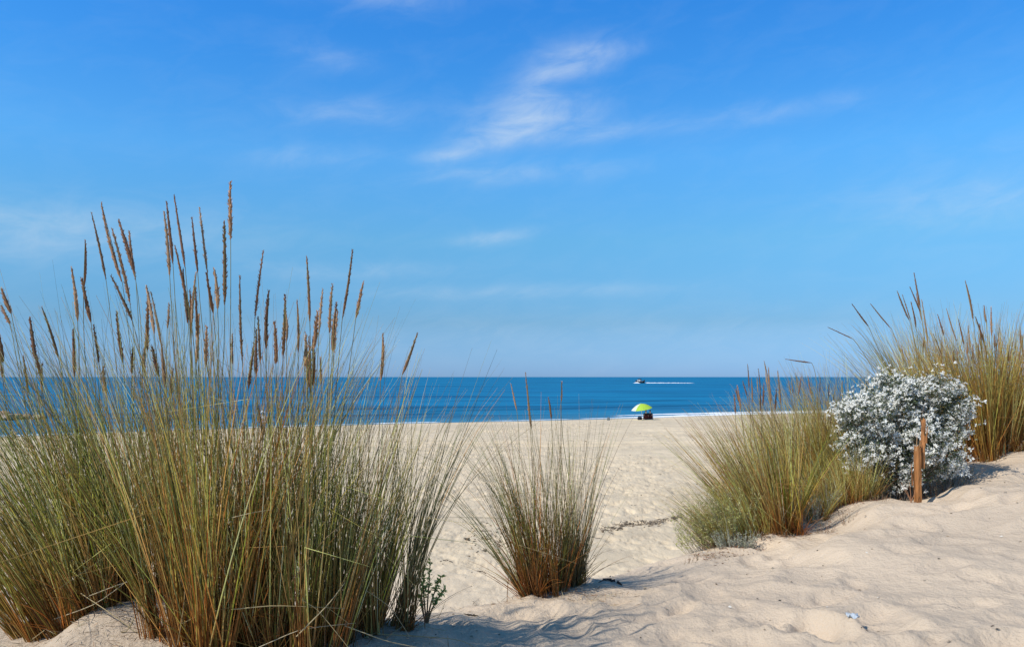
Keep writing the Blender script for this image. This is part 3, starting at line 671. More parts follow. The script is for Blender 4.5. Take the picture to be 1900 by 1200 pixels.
# ------------------------------------------------------------------ small leafy plants
def herb(label, base, n, hgt, wid, pal, leafL=.012, leafW=.004, name='dune_herb', cat='plant', group=None, lean=(0, 0), per=26, stemc=(.25, .2, .14), bare=.2, sr=.0012, Ry=None):
    b = gpt(*base); t = thing(name, label, cat, b, group)
    A = Acc(); Lf = Acc()
    Ry = Ry or wid * .5
    an = rng.uniform(0, 6.28, n); q = np.sqrt(rng.uniform(0, 1, n))
    bx = b[0] + np.cos(an) * q * wid * .45; by = b[1] + np.sin(an) * q * Ry * .5
    L = hgt * rng.uniform(.45, 1.05, n); S = 7
    h = np.stack([np.cos(an) * q * .55 + lean[0] + rng.normal(size=n) * .22, np.sin(an) * q * .4 + lean[1] + rng.normal(size=n) * .22], -1)
    tt = np.linspace(0, 1, S)[None, :, None]
    hh = h[:, None, :] * (1 - .25 * tt) + rng.normal(size=(n, S, 2)) * .12
    dr = np.concatenate([hh, np.ones((n, S, 1))], -1); dr /= np.linalg.norm(dr, axis=2, keepdims=True)
    P = np.concatenate([np.zeros((n, 1, 3)), np.cumsum(dr[:, :-1] * (L / (S - 1))[:, None, None], 1)], 1) + np.stack([bx, by, ground(bx, by) - .01], -1)[:, None]
    tubes(A, P, np.broadcast_to(np.linspace(sr, sr * .4, S), (n, S)), pick([stemc], n)[:, None, :] * np.ones((1, S, 1)), 3)
    m = n * per
    i = rng.integers(0, n, m); u = bare + (1 - bare) * rng.uniform(0, 1, m); f = u * (S - 1); k = np.minimum(f.astype(int), S - 2); fr = (f - k)[:, None]
    pos = P[i, k] * (1 - fr) + P[i, k + 1] * fr
    d = sphere_dirs(m) * .8 + np.array((0, 0, .55))
    leaves(Lf, pos, d, leafL * rng.uniform(.6, 1.3, m), leafW * rng.uniform(.7, 1.3, m), pick(pal, m))
    if n <= 16:
        for k in range(n):
            A = Acc(); tubes(A, P[k:k + 1], np.linspace(sr, sr * .4, S)[None], pick([stemc], 1)[:, None, :] * np.ones((1, S, 1)), 3); A.build('stem', M_STEM, t, origin=P[k, 0])
    else: A.build('stems', M_STEM, t, origin=b)
    Lf.build('leaves', M_LEAF, t, origin=b)
    return t
SAGE = [(.36, .38, .27), (.46, .46, .35), (.26, .29, .17), (.5, .48, .38)]
LIME = [(.22, .27, .07), (.30, .32, .10), (.17, .22, .06)]
herb('pale green feathery plant low on the slope left of the brown tussock', (1345, 1005, 4.85), 150, .36, .30, [(.42, .43, .15), (.52, .49, .24), (.30, .33, .11)], .022, .0032, lean=(-.55, 0), per=30)
herb('grey green woolly plant at the left foot of the brown tussock', (1362, 1012, 4.72), 110, .13, .24, SAGE, .011, .0035, lean=(-.15, 0), per=26, stemc=(.4, .36, .3))
herb('grey green woolly plant at the right foot of the brown tussock', (1512, 945, 5.25), 130, .22, .26, SAGE, .011, .0035, lean=(0, 0), per=26, stemc=(.4, .36, .3))
herb('green leafy plant with dry brown stems under the white flowers', (1600, 918, 5.35), 60, .26, .22, [(.14, .17, .05), (.22, .22, .09), (.26, .20, .08)], .020, .006, per=22, stemc=(.22, .13, .08))
herb('yellow green tuft reaching far left at the low end of the slope', (1300, 1000, 5.0), 46, .26, .20, [(.45, .46, .14), (.55, .5, .22), (.34, .38, .1)], .02, .0032, lean=(-.5, 0), per=20, bare=.35)
herb('dry reddish twiggy plant on the sand right of the post', (1750, 900, 5.45), 90, .15, .42, [(.30, .22, .13), (.34, .30, .2), (.20, .2, .1)], .012, .004, per=14, stemc=(.26, .13, .08), Ry=.25)
herb('dry twiggy plant on the crest below the tall right tussock', (1835, 868, 6.1), 60, .15, .50, [(.32, .22, .13), (.36, .30, .2), (.22, .2, .1)], .014, .004, per=14, stemc=(.28, .14, .08), Ry=.3)
for i, (px, py, D, nn, hh_) in enumerate([(1410, 998, 4.8, 14, .07), (1462, 988, 4.8, 10, .06), (1530, 962, 4.9, 16, .08), (1575, 948, 4.95, 12, .09), (1632, 925, 5.1, 12, .08), (1310, 1030, 4.45, 10, .06), (1270, 1040, 4.4, 6, .07)]):
    herb(['tiny dry seedling just left below the brown fanning tussock', 'tiny dry seedling right below the orange foot of the brown tussock', 'tiny dry seedling below the right grey green woolly plant', 'tiny dry seedling below the yellow green feathery tussock', 'tiny dry seedling below the green leafy plant near the white flowers', 'tiny dry seedling below the left grey green woolly plant', 'lowest tiny dry seedling, alone at the left end of the slope plants'][i], (px, py, D), nn, hh_, .12, [(.30, .22, .13), (.30, .28, .18)], .009, .003, name='dry_seedling', cat='seedling', group='dry seedlings along the slope plants', per=7, stemc=(.28, .15, .09), Ry=.08)

# spurge beside the left tussocks
def spurge():
    b = gpt(792, 1150, 2.92); t = thing('sea_spurge', 'small bright green spurge with brown stems beside the sparse left tussock', 'plant', b)
    A = Acc(); Lf = Acc()
    for (dx, hz, ln) in ((-.03, .20, .10), (.0, .22, .04), (.02, .17, .16), (-.05, .13, .22), (.03, .13, .2)):
        P = bez(b + (0, 0, -.02), b + (dx * .3, 0, hz * .4), b + (dx + .01, .01, hz * .7), b + (dx + ln * .2, .02 * rng.normal(), hz), 10)
        A = Acc(); tubes(A, P[None], np.linspace(.0035, .0018, 10)[None], np.linspace((.22, .11, .06), (.18, .2, .07), 10)[None], 6)
        A.build('stem', M_STEM, t, origin=P[0])
        m = 60; u = rng.uniform(.45, 1, m) * 9; k = np.minimum(u.astype(int), 8); f = (u - k)[:, None]
        pos = P[k] * (1 - f) + P[k + 1] * f
        leaves(Lf, pos, sphere_dirs(m) + (0, 0, .35), rng.uniform(.012, .024, m), rng.uniform(.005, .009, m), pick([(.34, .44, .10), (.44, .50, .16), (.22, .32, .08), (.52, .52, .2)], m))
    Lf.build('leaves', M_LEAF, t, origin=b)
spurge()

# ------------------------------------------------------------------ white flowering bush
def white_bush():
    b = gpt(1675, 905, 5.5)
    t = thing('flowering_bush', 'rounded bush covered in white flowers with grey green leaves on the slope', 'bush', b)
    D = 5.5
    lobes = [(1605, 770, 52, 40), (1655, 745, 58, 42), (1720, 745, 62, 45), (1762, 762, 34, 38), (1590, 830, 40, 32), (1640, 830, 60, 50), (1700, 820, 60, 60), (1756, 815, 36, 40),
             (1640, 872, 46, 38), (1700, 868, 50, 34), (1745, 850, 40, 28), (1612, 855, 34, 34), (1772, 738, 22, 20), (1660, 712, 22, 16), (1585, 795, 22, 24), (1648, 706, 20, 12), (1690, 722, 16, 22), (1750, 712, 20, 16)]
    pos = []; nrm = []
    for (px, py, rx, rz) in lobes:
        c = at(px, py, D + rng.uniform(-.08, .12)); r = np.array((rx / F * D, .19 + rx / F * D * .35, rz / F * D))
        n = int(rx * rz * 1.9)
        d = sphere_dirs(n); q = rng.uniform(.25, 1.05, n)[:, None] ** .45
        p = c + d * r * q * (1 + .42 * fbm(d[:, 0] * 2.2 + px, d[:, 2] * 2.2 + py, 2))[:, None]; p += .016 * rng.normal(size=p.shape)
        pos.append(p); nrm.append(d)
    pos = np.vstack(pos); nrm = np.vstack(nrm)
    ok = pos[:, 2] > ground(pos[:, 0], pos[:, 1]) + .01
    pos = pos[ok]; nrm = nrm[ok]
    # flowers sit in clusters; between them shows the leaf core, darkened to paint in inner shade
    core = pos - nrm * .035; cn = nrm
    den = fbm(pos[:, 0] / .062 + 9, pos[:, 2] / .050 + pos[:, 1] * 6, 3, .6)
    lower = np.clip((at(0, 800, D)[2] - pos[:, 2]) / .35, -.5, 1)
    keep = den > rng.normal(size=len(pos)) * .045 + .015 + .10 * lower
    pos = pos[keep]; nrm = nrm[keep]
    S = Acc(); Lf = Acc()
    m = len(pos)
    i = rng.permutation(m)[:320]
    tips = pos[i] + nrm[i] * rng.uniform(-.02, .09, (len(i), 1)) ** 1 + (0, 0, .015)
    P = np.stack([bez(b + (rng.normal() * .06, rng.normal() * .05, -.02), b + (p - b) * .2 + (0, 0, .06), b + (p - b) * .7 + (0, 0, .02), p, 9) for p in tips])
    tubes(S, P, np.broadcast_to(np.linspace(.0045, .001, 9), (len(P), 9)), np.broadcast_to(np.array((.20, .16, .12)), (len(P), 9, 3)), 4)
    S.build('stems', M_STEM, t, origin=b)
    sel = rng.integers(0, m, 15000); pp = pos[sel] + rng.normal(size=(15000, 3)) * .014 - nrm[sel] * .012
    leaves(Lf, pp, nrm[sel] * .5 + sphere_dirs(15000) * .8 + (0, 0, .25), rng.uniform(.014, .028, 15000), rng.uniform(.005, .009, 15000),
           pick([(.14, .16, .10), (.28, .30, .24), (.08, .10, .05), (.55, .56, .50), (.18, .20, .13)], 15000))
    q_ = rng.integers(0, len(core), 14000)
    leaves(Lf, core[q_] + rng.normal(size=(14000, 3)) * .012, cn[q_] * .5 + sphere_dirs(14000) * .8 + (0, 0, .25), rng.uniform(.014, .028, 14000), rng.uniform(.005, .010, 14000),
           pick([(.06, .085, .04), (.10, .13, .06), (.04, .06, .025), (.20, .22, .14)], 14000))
    Lf.build('leaves', M_LEAF, t, origin=b)
    sp_ = np.repeat(P[:, -1], 9, axis=0); sd_ = sphere_dirs(len(sp_)) + (0, 0, .4)
    A_ = Acc(); leaves(A_, sp_ - rng.uniform(0, .05, (len(sp_), 1)) * (np.repeat(P[:, -1] - P[:, -2], 9, axis=0) / .05), sd_, rng.uniform(.012, .024, len(sp_)), .006, pick([(.22, .26, .17), (.42, .45, .38), (.14, .18, .09)], len(sp_)))
    A_.build('sprigs', M_LEAF, t, origin=b)
    # flowers: nearest the camera become parts
    fp = np.vstack([pos[rng.permutation(m)[:4600]], P[:, -1]]); fn = None
    cen = at(1675, 800, D)
    outv = (fp - cen); outv /= np.linalg.norm(outv, axis=1, keepdims=True)
    fp = fp + outv * rng.uniform(-.01, .035, (len(fp), 1))
    outv = outv + np.array((-.55, -.65, .55)) + sphere_dirs(len(fp)) * .45; outv /= np.linalg.norm(outv, axis=1, keepdims=True)
    order = np.argsort(fp[:, 1] + rng.normal(size=len(fp)) * .02)
    def flower(A, p, d, r):
        k = 8; w = rng.uniform(.74, .90); dd = sphere_dirs(k); dd = dd - d * (dd @ d)[:, None] * .8 + d * rng.uniform(-.1, .55, (k, 1))
        leaves(A, p + dd * r * .1, dd, r * rng.uniform(.55, 1.5, k), r * rng.uniform(.45, .75, k), np.clip(np.tile(np.array((w, w * .98, w * .90)), (k, 1)) * rng.uniform(.85, 1.05, (k, 1)), 0, .9), nrm=d + .35 * rng.normal(size=(k, 3)))
        if rng.uniform() < .55: leaves(A, p + d * r * .25 + sphere_dirs(3) * r * .08, sphere_dirs(3) * .5 + d, r * .5, r * .42, np.tile(np.array(((.10, .08, .05), (.34, .27, .08))[rng.integers(0, 2)]), (3, 1)))
    rest = Acc()
    for q, j in enumerate(order):
        r = rng.uniform(.008, .0185)
        if q < 100:
            A = Acc(); flower(A, fp[j], outv[j], r * 1.1); A.build('flower', M_PETAL, t, origin=fp[j], smooth=False)
        else: flower(rest, fp[j], outv[j], r)
    tag(rest.build('flower_mass', M_PETAL, t, origin=b, smooth=False), kind='stuff')
white_bush()

# ------------------------------------------------------------------ weathered post
M_WOOD = mat('rusty_wood', attr=True, rough=.85, noise=.75, nscale=60, bump=.010, bscale=70, spec=.15)
for nd in [q for q in M_WOOD.node_tree.nodes if q.type == 'TEX_NOISE']:
    mp_ = N(M_WOOD.node_tree.nodes, 'ShaderNodeMapping'); mp_.inputs['Scale'].default_value = (1, 1, .12)
    src_ = nd.inputs['Vector'].links[0].from_socket
    M_WOOD.node_tree.links.new(src_, mp_.inputs[0]); M_WOOD.node_tree.links.new(mp_.outputs[0], nd.inputs['Vector'])
def prism(A, p0, p1, r0, r1, sides, col, wob=.12, seg=8, cap=True, jag=0.0):
    p0, p1 = np.array(p0, float), np.array(p1, float); d = p1 - p0; L = np.linalg.norm(d); d /= L
    u = np.cross(d, (0, 1, .1)); u /= np.linalg.norm(u); v = np.cross(d, u)
    base = 1 + wob * rng.uniform(-1, 1, sides); a = np.arange(sides) * 2 * math.pi / sides
    V = []
    jg = rng.uniform(-1, 1, sides) * jag
    for s in range(seg + 1):
        t = s / seg; r = (r0 * (1 - t) + r1 * t) * base * (1 + wob * .25 * rng.uniform(-1, 1, sides))
        c = p0 + d * L * t
        off = d[None, :] * (jg[:, None] if s == seg else 0)
        V.append(c + (np.cos(a) * r)[:, None] * u + (np.sin(a) * r)[:, None] * v + off)
    V.append((p0)[None]); V.append((p1 - d * jag * .4)[None])
    V = np.vstack(V); Q = []; T = []
    for s in range(seg):
        for k in range(sides): Q.append((s * sides + k, s * sides + (k + 1) % sides, (s + 1) * sides + (k + 1) % sides, (s + 1) * sides + k))
    nb = (seg + 1) * sides
    for k in range(sides):
        T.append((nb, (k + 1) % sides, k)); T.append((nb + 1, seg * sides + k, seg * sides + (k + 1) % sides))
    A.add(V, Q, T, col)
def post():
    b = gpt(1703, 931, 5.02)
    t = thing('wooden_post', 'short rusty brown weathered post in front of the white flowering bush', 'post', b)
    D = 5.02
    A = Acc(); prism(A, b + (0, 0, -.05), at(1702, 828, D), .0225, .020, 14, (.36, .155, .055), jag=.014, wob=.16, seg=14)
    A.build('shaft', M_WOOD, t, smooth=False, origin=b)
    A = Acc(); prism(A, at(1711, 868, D + .012), at(1714, 780, D + .01), .016, .012, 9, (.40, .175, .065), jag=.02, wob=.25)
    A.build('split_top', M_WOOD, t, smooth=False, origin=b)
    for (x0, y0, x1, y1, r0, cc_) in ((1706, 840, 1707, 816, .005, (.46, .26, .12)), (1718, 822, 1721, 792, .005, (.30, .13, .05)), (1700, 836, 1702, 806, .005, (.5, .3, .15)), (1712, 800, 1708, 774, .005, (.34, .15, .06)), (1693, 900, 1691, 860, .005, (.28, .12, .05))):
        A = Acc(); prism(A, at(x0, y0, D - .012), at(x1, y1, D - .014), r0, r0 * .3, 5, cc_, wob=.4, seg=4); A.build('splinter', M_WOOD, t, smooth=False, origin=at(x0, y0, D - .012))
    b2 = gpt(1690, 931, 4.98); tw = thing('dead_twigs', 'dry reddish twigs stuck in the sand at the left foot of the post', 'twigs', b2)
    A = Acc()
    for (tx, ty) in ((1672, 893), (1680, 902), (1686, 890), (1696, 905)):
        P = bez(b2 + (rng.normal() * .008, 0, -.01), b2 + (0, 0, .03), at(tx + 4, ty + 15, 4.98), at(tx, ty, 4.97), 8)
        A = Acc(); tubes(A, P[None], np.linspace(.0035, .0012, 8)[None], np.broadcast_to(np.array((.34, .17, .09)), (1, 8, 3)), 5)
        A.build('twig', M_STEM, tw, origin=P[0])
post()

# ------------------------------------------------------------------ driftwood, seaweed, litter
M_DARK = mat('dark_drift', attr=True, rough=.85, noise=.4, nscale=40)
def clod(name, label, cat, p, size, col, group=None, n=9, flat=.35):
    A = Acc()
    p = np.array(p)
    for i in range(n):
        q0 = p + rng.normal(size=3) * np.array((size * .45, size * .3, 0)); q0[2] = gz(q0[0], q0[1]) + size * .08
        a = rng.uniform(0, 6.28); L = size * rng.uniform(.35, .8)
        q1 = q0 + np.array((math.cos(a) * L, math.sin(a) * L * .6, 0)); q1[2] = gz(q1[0], q1[1]) + size * flat * rng.uniform(.1, .6)
        prism(A, q0, q1, size * .10, size * .04, 6, np.array(col) * rng.uniform(.6, 1.5), wob=.4, seg=4)
    return tag(A.build(name, M_DARK, origin=p), label, cat, group)
clod('driftwood', 'dark driftwood sliver lying on the sand crest right of the grey tussock', 'driftwood', gpt(1128, 1085, 3.98), .065, (.07, .05, .04), n=8, flat=.12)
clod('seaweed_clump', 'dark clump of dried weed on the beach left of the middle tussock', 'seaweed', gpt(878, 1126, 3.28) , .03, (.06, .045, .03), n=10)
def bpt(px, py):                        # point on the beach seen at a pixel
    z = .4
    for _ in range(6):
        D = (H - z) * F / (py - 699); z = gz((px - 950) / F * D, D)
    return np.array(((px - 950) / F * D, D, z))
rw = np.random.default_rng(5)
A = Acc(); nl = 1500
ll = np.array([(1295, 1043, 4.45), (1380, 1012, 4.72), (1450, 990, 4.9), (1530, 962, 5.05), (1600, 938, 5.25), (1640, 922, 5.35), (1760, 888, 5.9), (1850, 862, 6.5), (1900, 848, 6.9)])
uu = rw.uniform(0, len(ll) - 1.01, nl); LX = [np.interp(uu, np.arange(len(ll)), ll[:, c]) for c in range(3)]
lx = (LX[0] - 950) / F * LX[2] + rw.normal(size=nl) * .05; ly = LX[2] + rw.normal(size=nl) * .07 - .02
lc = np.array([(.22, .09, .05), (.30, .16, .09), (.14, .08, .05), (.36, .26, .16), (.2, .12, .1)])[rw.integers(0, 5, nl)]
leaves(A, np.stack([lx, ly, ground(lx, ly) + .003], -1), np.stack([rw.normal(size=nl), rw.normal(size=nl), .35 * np.abs(rw.normal(size=nl))], -1), rw.uniform(.008, .034, nl), rw.uniform(.002, .006, nl), lc)
nl = 1300; lx = rw.normal(size=nl) * .42 - .95; ly = rw.normal(size=nl) * .16 + 2.62
lc = np.array([(.42, .33, .2), (.30, .16, .08), (.2, .12, .07), (.5, .42, .28), (.12, .08, .05)])[rw.integers(0, 5, nl)]
leaves(A, np.stack([lx, ly, ground(lx, ly) + .004], -1), np.stack([rw.normal(size=nl), rw.normal(size=nl), .3 * np.abs(rw.normal(size=nl))], -1), rw.uniform(.01, .07, nl), rw.uniform(.0012, .0028, nl), lc)
nl = 500; lx = rw.normal(size=nl) * .22 + .22; ly = rw.normal(size=nl) * .10 + 3.68
leaves(A, np.stack([lx, ly, ground(lx, ly) + .004], -1), np.stack([rw.normal(size=nl), rw.normal(size=nl), .3 * np.abs(rw.normal(size=nl))], -1), rw.uniform(.01, .06, nl), rw.uniform(.0012, .003, nl), lc[:nl])
tag(A.build('plant_litter', M_STEM), 'reddish brown and straw coloured plant litter on the sand at the feet of the plants', kind='stuff')
A = Acc()
nb = 2600; yy_ = rw.uniform(0, 1, nb) ** 1.6 * 55 + 1.9; xx_ = (rw.uniform(-.15, 1, nb) * 1.0 - .30) * yy_ * 1.1
sz = (.0022 + .0011 * yy_ ** .9) * rw.uniform(.5, 1.6, nb); hz_ = ground(xx_, yy_)
dcol = np.array([(.10, .075, .05), (.22, .17, .12), (.70, .66, .58), (.06, .05, .04), (.30, .22, .15)])[rw.integers(0, 5, nb)]
leaves(A, np.stack([xx_, yy_, hz_ + sz * .3], -1), np.stack([rw.normal(size=nb), rw.normal(size=nb), .15 * rw.normal(size=nb)], -1), sz * 2.4, sz * 1.3, dcol, nrm=np.tile(np.array((0., 0, 1)), (nb, 1)) + .4 * rw.normal(size=(nb, 3)))
tag(A.build('beach_debris', M_STEM), 'scattered shell bits and dark plant specks over the sand', kind='stuff')
A = Acc()
for k in range(420):
    if k < 320: px = rw.uniform(1115, 1265); py = 982 - (px - 1115) * .13 + rw.normal() * 2.6 + 5 * float(vnoise(px / 22., 3.))
    else: px = rw.uniform(860, 960); py = 1000 + rw.normal() * 14
    p = bpt(px, py); a = rw.uniform(0, 3.14); L = rw.uniform(.02, .14); q = p + np.array((math.cos(a) * L, math.sin(a) * L, 0)); q[2] = gz(q[0], q[1]) + rw.uniform(0, .03); p[2] += .005
    prism(A, p, q, rw.uniform(.006, .018), .004, 5, np.array((.15, .115, .08)) * rw.uniform(.5, 1.8), wob=.5, seg=3)
tag(A.build('seaweed_wrack', M_DARK), 'broken line of dark dried seaweed scraps across the beach', kind='stuff')
for q_, (px, py, s) in enumerate(((1182, 862, .10), (1176, 938, .10), (1048, 935, .12), (1108, 995, .12), (870, 1000, .14), (905, 1000, .12), (895, 985, .1), (1395, 822, .15), (1330, 842, .14), (830, 1040, .1), (890, 1060, .1), (1225, 880, .1))):
    p = bpt(px, py)
    clod('seaweed_clump', ['dark weed scrap on the beach straight below the parasol', 'dark weed scrap just above the wrack line', 'dark weed scrap behind the top of the grey tussock', 'dark weed scrap at the right edge of the grey tussock, by the wrack line',
        'leftmost dark weed scrap between left and middle tussocks', 'dark weed scrap touching the left side of the middle tussock', 'smaller dark weed scrap above its neighbours left of the middle tussock', 'dark weed scrap near the top of the brown fanning tussock', 'dark weed scrap left of the brown fanning tussock top',
        'dark weed scrap right of the sparse leaning tussock', 'dark weed scrap low between sparse and middle tussocks', 'dark weed scrap on the beach right below the parasol'][q_], 'seaweed', p, s, (.09, .065, .045), 'stray weed scraps on the beach', n=6)
for k, (px, py) in enumerate([(1880, 1064), (1599, 1165), (1630, 1156), (1333, 1180), (1840, 1178), (1240, 1050), (1895, 990), (840, 1170), (1040, 1165)]):
    D = .93 * F / (py - 699); p = gpt(px, py, D)
    clod('wood_chip', ['dark wood chip at the right edge of the foreground sand', 'dark wood chip just right under the plastic scrap', 'dark wood chip a little right of the plastic scrap', 'dark wood chip at the bottom left of the right sand slope', 'dark wood chip in the lower right corner', 'dark wood chip on the crest between middle tussocks and slope plants', 'highest dark wood chip at the right edge', 'dark wood chip in the shade right of the sparse tussock', 'dark wood chip at the bottom edge below the middle tussocks'][k], 'wood chip', p, .014, (.10, .07, .05), 'wood chips on the foreground sand', n=3)
def litter():
    p = gpt(1582, 1145, 3.02); A = Acc()
    n = 7; g = np.linspace(-.5, .5, n); X, Y = np.meshgrid(g, g)
    Z = .25 * np.sin(X * 7 + 1) * np.cos(Y * 5) + .12 * rng.normal(size=X.shape)
    V = np.stack([p[0] + X * .045 + Y * .012, p[1] + Y * .05, Z * .03 + p[2] + .012], -1)
    A.add(V.reshape(-1, 3), grid_faces(n, n), None, (.62, .68, .74))
    o = A.build('litter_scrap', mat('thin_plastic', attr=True, rough=.35, trans=.3), origin=p, smooth=True)
    md = o.modifiers.new('thick', 'SOLIDIFY'); md.thickness = .0006
    tag(o, 'small crumpled white plastic scrap on the foreground sand', 'litter')
litter()

# ------------------------------------------------------------------ breakwater rocks at the far left
M_ROCK = mat('rock', attr=True, rough=.85, noise=.4, nscale=2.0, bump=.08, bscale=3)
def rock(p, s, col):
    me = bpy.data.meshes.new('rock'); bm = bmesh.new(); bmesh.ops.create_icosphere(bm, subdivisions=3, radius=1)
    o_ = rng.uniform(0, 50, 3); pl = [(Vector(sphere_dirs(1)[0]), rng.uniform(.55, .85)) for _ in range(9)]
    for v in bm.verts:
        for (nn, dd) in pl:
            k = v.co.dot(nn)
            if k > dd: v.co -= nn * (k - dd)
        f = 1 + .12 * float(vnoise(v.co.x * 2 + o_[0], v.co.y * 2 + v.co.z * 2 + o_[1]))
        v.co = Vector((v.co.x * s[0] * f, v.co.y * s[1] * f, v.co.z * s[2] * f))
    V = np.array([v.co[:] for v in bm.verts]) + p; T = np.array([[v.index for v in f.verts] for f in bm.faces]); bm.free()
    bpy.data.meshes.remove(me)
    return mesh_obj('rock', V, T, M_ROCK, None, np.broadcast_to(np.array(col), V.shape), smooth=False, origin=p)
for k in range(24):
    u = k / 23.; px = -90 + 165 * u + rng.normal() * 3; D = 79 + rng.normal() * 1.2
    s = rng.uniform(.45, .95) * (1.15 - .45 * u)
    p = at(px, 699, D); p[2] = rng.uniform(.1, .75) * (1 - .5 * u)
    ci_ = rng.integers(0, 5); cn_ = ['brown', 'tan', 'dark brown', 'greyish', 'black'][ci_]
    r_ = rock(p, (s * 1.2, s, s * .62), np.array([(.26, .19, .13), (.34, .24, .16), (.16, .12, .09), (.30, .25, .2), (.06, .05, .045)][ci_]))
    tag(r_, 'rough %s boulder in the low breakwater seen at the left edge' % cn_, 'rock', cn_ + ' boulders of the breakwater at the left')

# ------------------------------------------------------------------ people
M_SKIN = mat('skin', (.50, .30, .20), .55, noise=.05)
def skin_mesh(name, joints, edges, material, parent, origin, sub=1, root=0):
    me = bpy.data.meshes.new(name + '_tmp')
    me.from_pydata([j[:3] for j in joints], edges, [])
    o = bpy.data.objects.new(name + '_tmp', me); C.objects.link(o)
    md = o.modifiers.new('s', 'SKIN')
    if not me.skin_vertices: raise RuntimeError('no skin layer')
    for i, j in enumerate(joints):
        r = j[3]; me.skin_vertices[0].data[i].radius = (r, j[4] if len(j) > 4 else r); me.skin_vertices[0].data[i].use_root = (i == root)
    s = o.modifiers.new('u', 'SUBSURF'); s.levels = sub; s.render_levels = sub
    dg = bpy.context.evaluated_depsgraph_get()
    m2 = bpy.data.meshes.new_from_object(o.evaluated_get(dg)); m2.name = name
    bpy.data.objects.remove(o); bpy.data.meshes.remove(me)
    m2.materials.clear(); m2.materials.append(material)
    for p in m2.polygons: p.use_smooth = True
    n = bpy.data.objects.new(name, m2); C.objects.link(n)
    if parent is not None: n.parent = parent
    else: n.location = origin
    return n
def person(label, loc, rz, seated, shirt, legs, hair, cat='person', group=None, hat=None):
    t = thing('person', label, cat, loc, group); t.rotation_euler = (0, 0, rz)
    # local frame: facing +Y
    if seated:
        z0 = .20; hip = (0, 0, z0); kn = [(s * .13, .40, z0 + .22) for s in (-1, 1)]; an = [(s * .12, .68, .05) for s in (-1, 1)]; toe = [(s * .13, .82, .05) for s in (-1, 1)]
        tl = -.10
    else:
        z0 = .88; hip = (0, 0, z0); kn = [(-.10, .05, .48), (.10, -.02, .48)]; an = [(-.10, .0, .09), (.11, -.08, .09)]; toe = [(-.11, .15, .035), (.12, .07, .035)]
        tl = 0
    ch = (0, tl * .6, z0 + .30); nk = (0, tl, z0 + .52); hd = (0, tl + .01, z0 + .64); tp = (0, tl + .01, z0 + .76)
    sh = [(s * .18, tl * .9, z0 + .46) for s in (-1, 1)]
    if seated: el = [(-.24, tl + .10, z0 + .22), (.24, tl + .10, z0 + .22)]; wr = [(-.15, tl + .33, z0 + .22), (.15, tl + .33, z0 + .22)]
    else: el = [(-.25, -.03, z0 + .20), (.26, .0, z0 + .20)]; wr = [(-.26, .10, z0 - .02), (.27, .14, z0 + .0)]
    J = [(*hip, .13, .10), (*ch, .15, .10), (*nk, .055), (*hd, .085, .095), (*tp, .06, .07)]; E = [(0, 1), (1, 2), (2, 3), (3, 4)]
    for i in (0, 1):
        a = len(J); J += [(*sh[i], .055), (*el[i], .042), (*wr[i], .028)]; E += [(1, a), (a, a + 1), (a + 1, a + 2)]
        hx = np.array(wr[i]); s = -1 if i == 0 else 1
        J.append((hx[0], hx[1] + .03, hx[2] - .05, .030, .016)); pm = len(J) - 1; E.append((a + 2, pm))
        for f in range(4):
            J.append((hx[0] + (f - 1.5) * .018, hx[1] + .055, hx[2] - .10 - .008 * (1.5 - abs(f - 1.5)), .008)); E.append((pm, len(J) - 1))
        J.append((hx[0] - s * .04, hx[1] + .05, hx[2] - .05, .009)); E.append((pm, len(J) - 1))
        a = len(J); hp = ((-1, 1)[i] * .095, hip[1], z0 - .02)
        J += [(*hp, .085), (*kn[i], .058), (*an[i], .036), (*toe[i], .032, .02)]; E += [(0, a), (a, a + 1), (a + 1, a + 2), (a + 2, a + 3)]
    # nose
    J.append((0, hd[1] + .10, hd[2] + .03, .012)); E.append((3, len(J) - 1))
    skin_mesh('body', J, E, M_SKIN, t, None, 1)
    mS = mat('shirt_cloth', shirt, .8, noise=.1); mL = mat('trouser_cloth', legs, .8, noise=.1); mH = mat('hair', hair, .6, noise=.1)
    Js = [(hip[0], hip[1], hip[2] + .04, .145, .115), (*ch, .168, .118), (0, nk[1], nk[2] - .05, .07, .06)]; Es = [(0, 1), (1, 2)]
    for i in (0, 1):
        a = len(Js); m_ = tuple((np.array(sh[i]) * .45 + np.array(el[i]) * .55)); Js += [(*sh[i], .07), (*m_, .06)]; Es += [(1, a), (a, a + 1)]
    skin_mesh('shirt', Js, Es, mS, t, None, 1)
    Js = [(hip[0], hip[1], hip[2] + .01, .15, .12)]; Es = []
    for i in (0, 1):
        a = len(Js); hp = ((-1, 1)[i] * .095, hip[1], z0 - .02); lo = tuple(np.array(kn[i]) * .25 + np.array(an[i]) * .75)
        Js += [(*hp, .10), (*kn[i], .072), (*lo, .058)]; Es += [(0, a), (a, a + 1), (a + 1, a + 2)]
    skin_mesh('trousers', Js, Es, mL, t, None, 1)
    skin_mesh('hair', [(0, hd[1] - .03, hd[2] + .00, .075, .06), (0, hd[1] - .03, hd[2] + .07, .09, .09), (0, hd[1] - .01, hd[2] + .14, .065, .065)], [(0, 1), (1, 2)], mH, t, None, 1)
    if hat:
        A = Acc(); rr = [.0, .06, .10, .105, .11, .19, .20, .11]; zz = [.13, .125, .10, .05, .03, .005, .0, .018]; k = 20
        V = [[(r * math.cos(a), r * math.sin(a) + hd[1], z + hd[2] + .06) for a in np.arange(k) * 2 * math.pi / k] for r, z in zip(rr, zz)]
        Q = [(s * k + i, s * k + (i + 1) % k, (s + 1) * k + (i + 1) % k, (s + 1) * k + i) for s in range(len(rr) - 1) for i in range(k)]
        A.add(np.array(V).reshape(-1, 3), Q, None, hat)
        o = A.build('sun_hat', mat('hat_cloth', attr=True, rough=.8)); o.parent = t
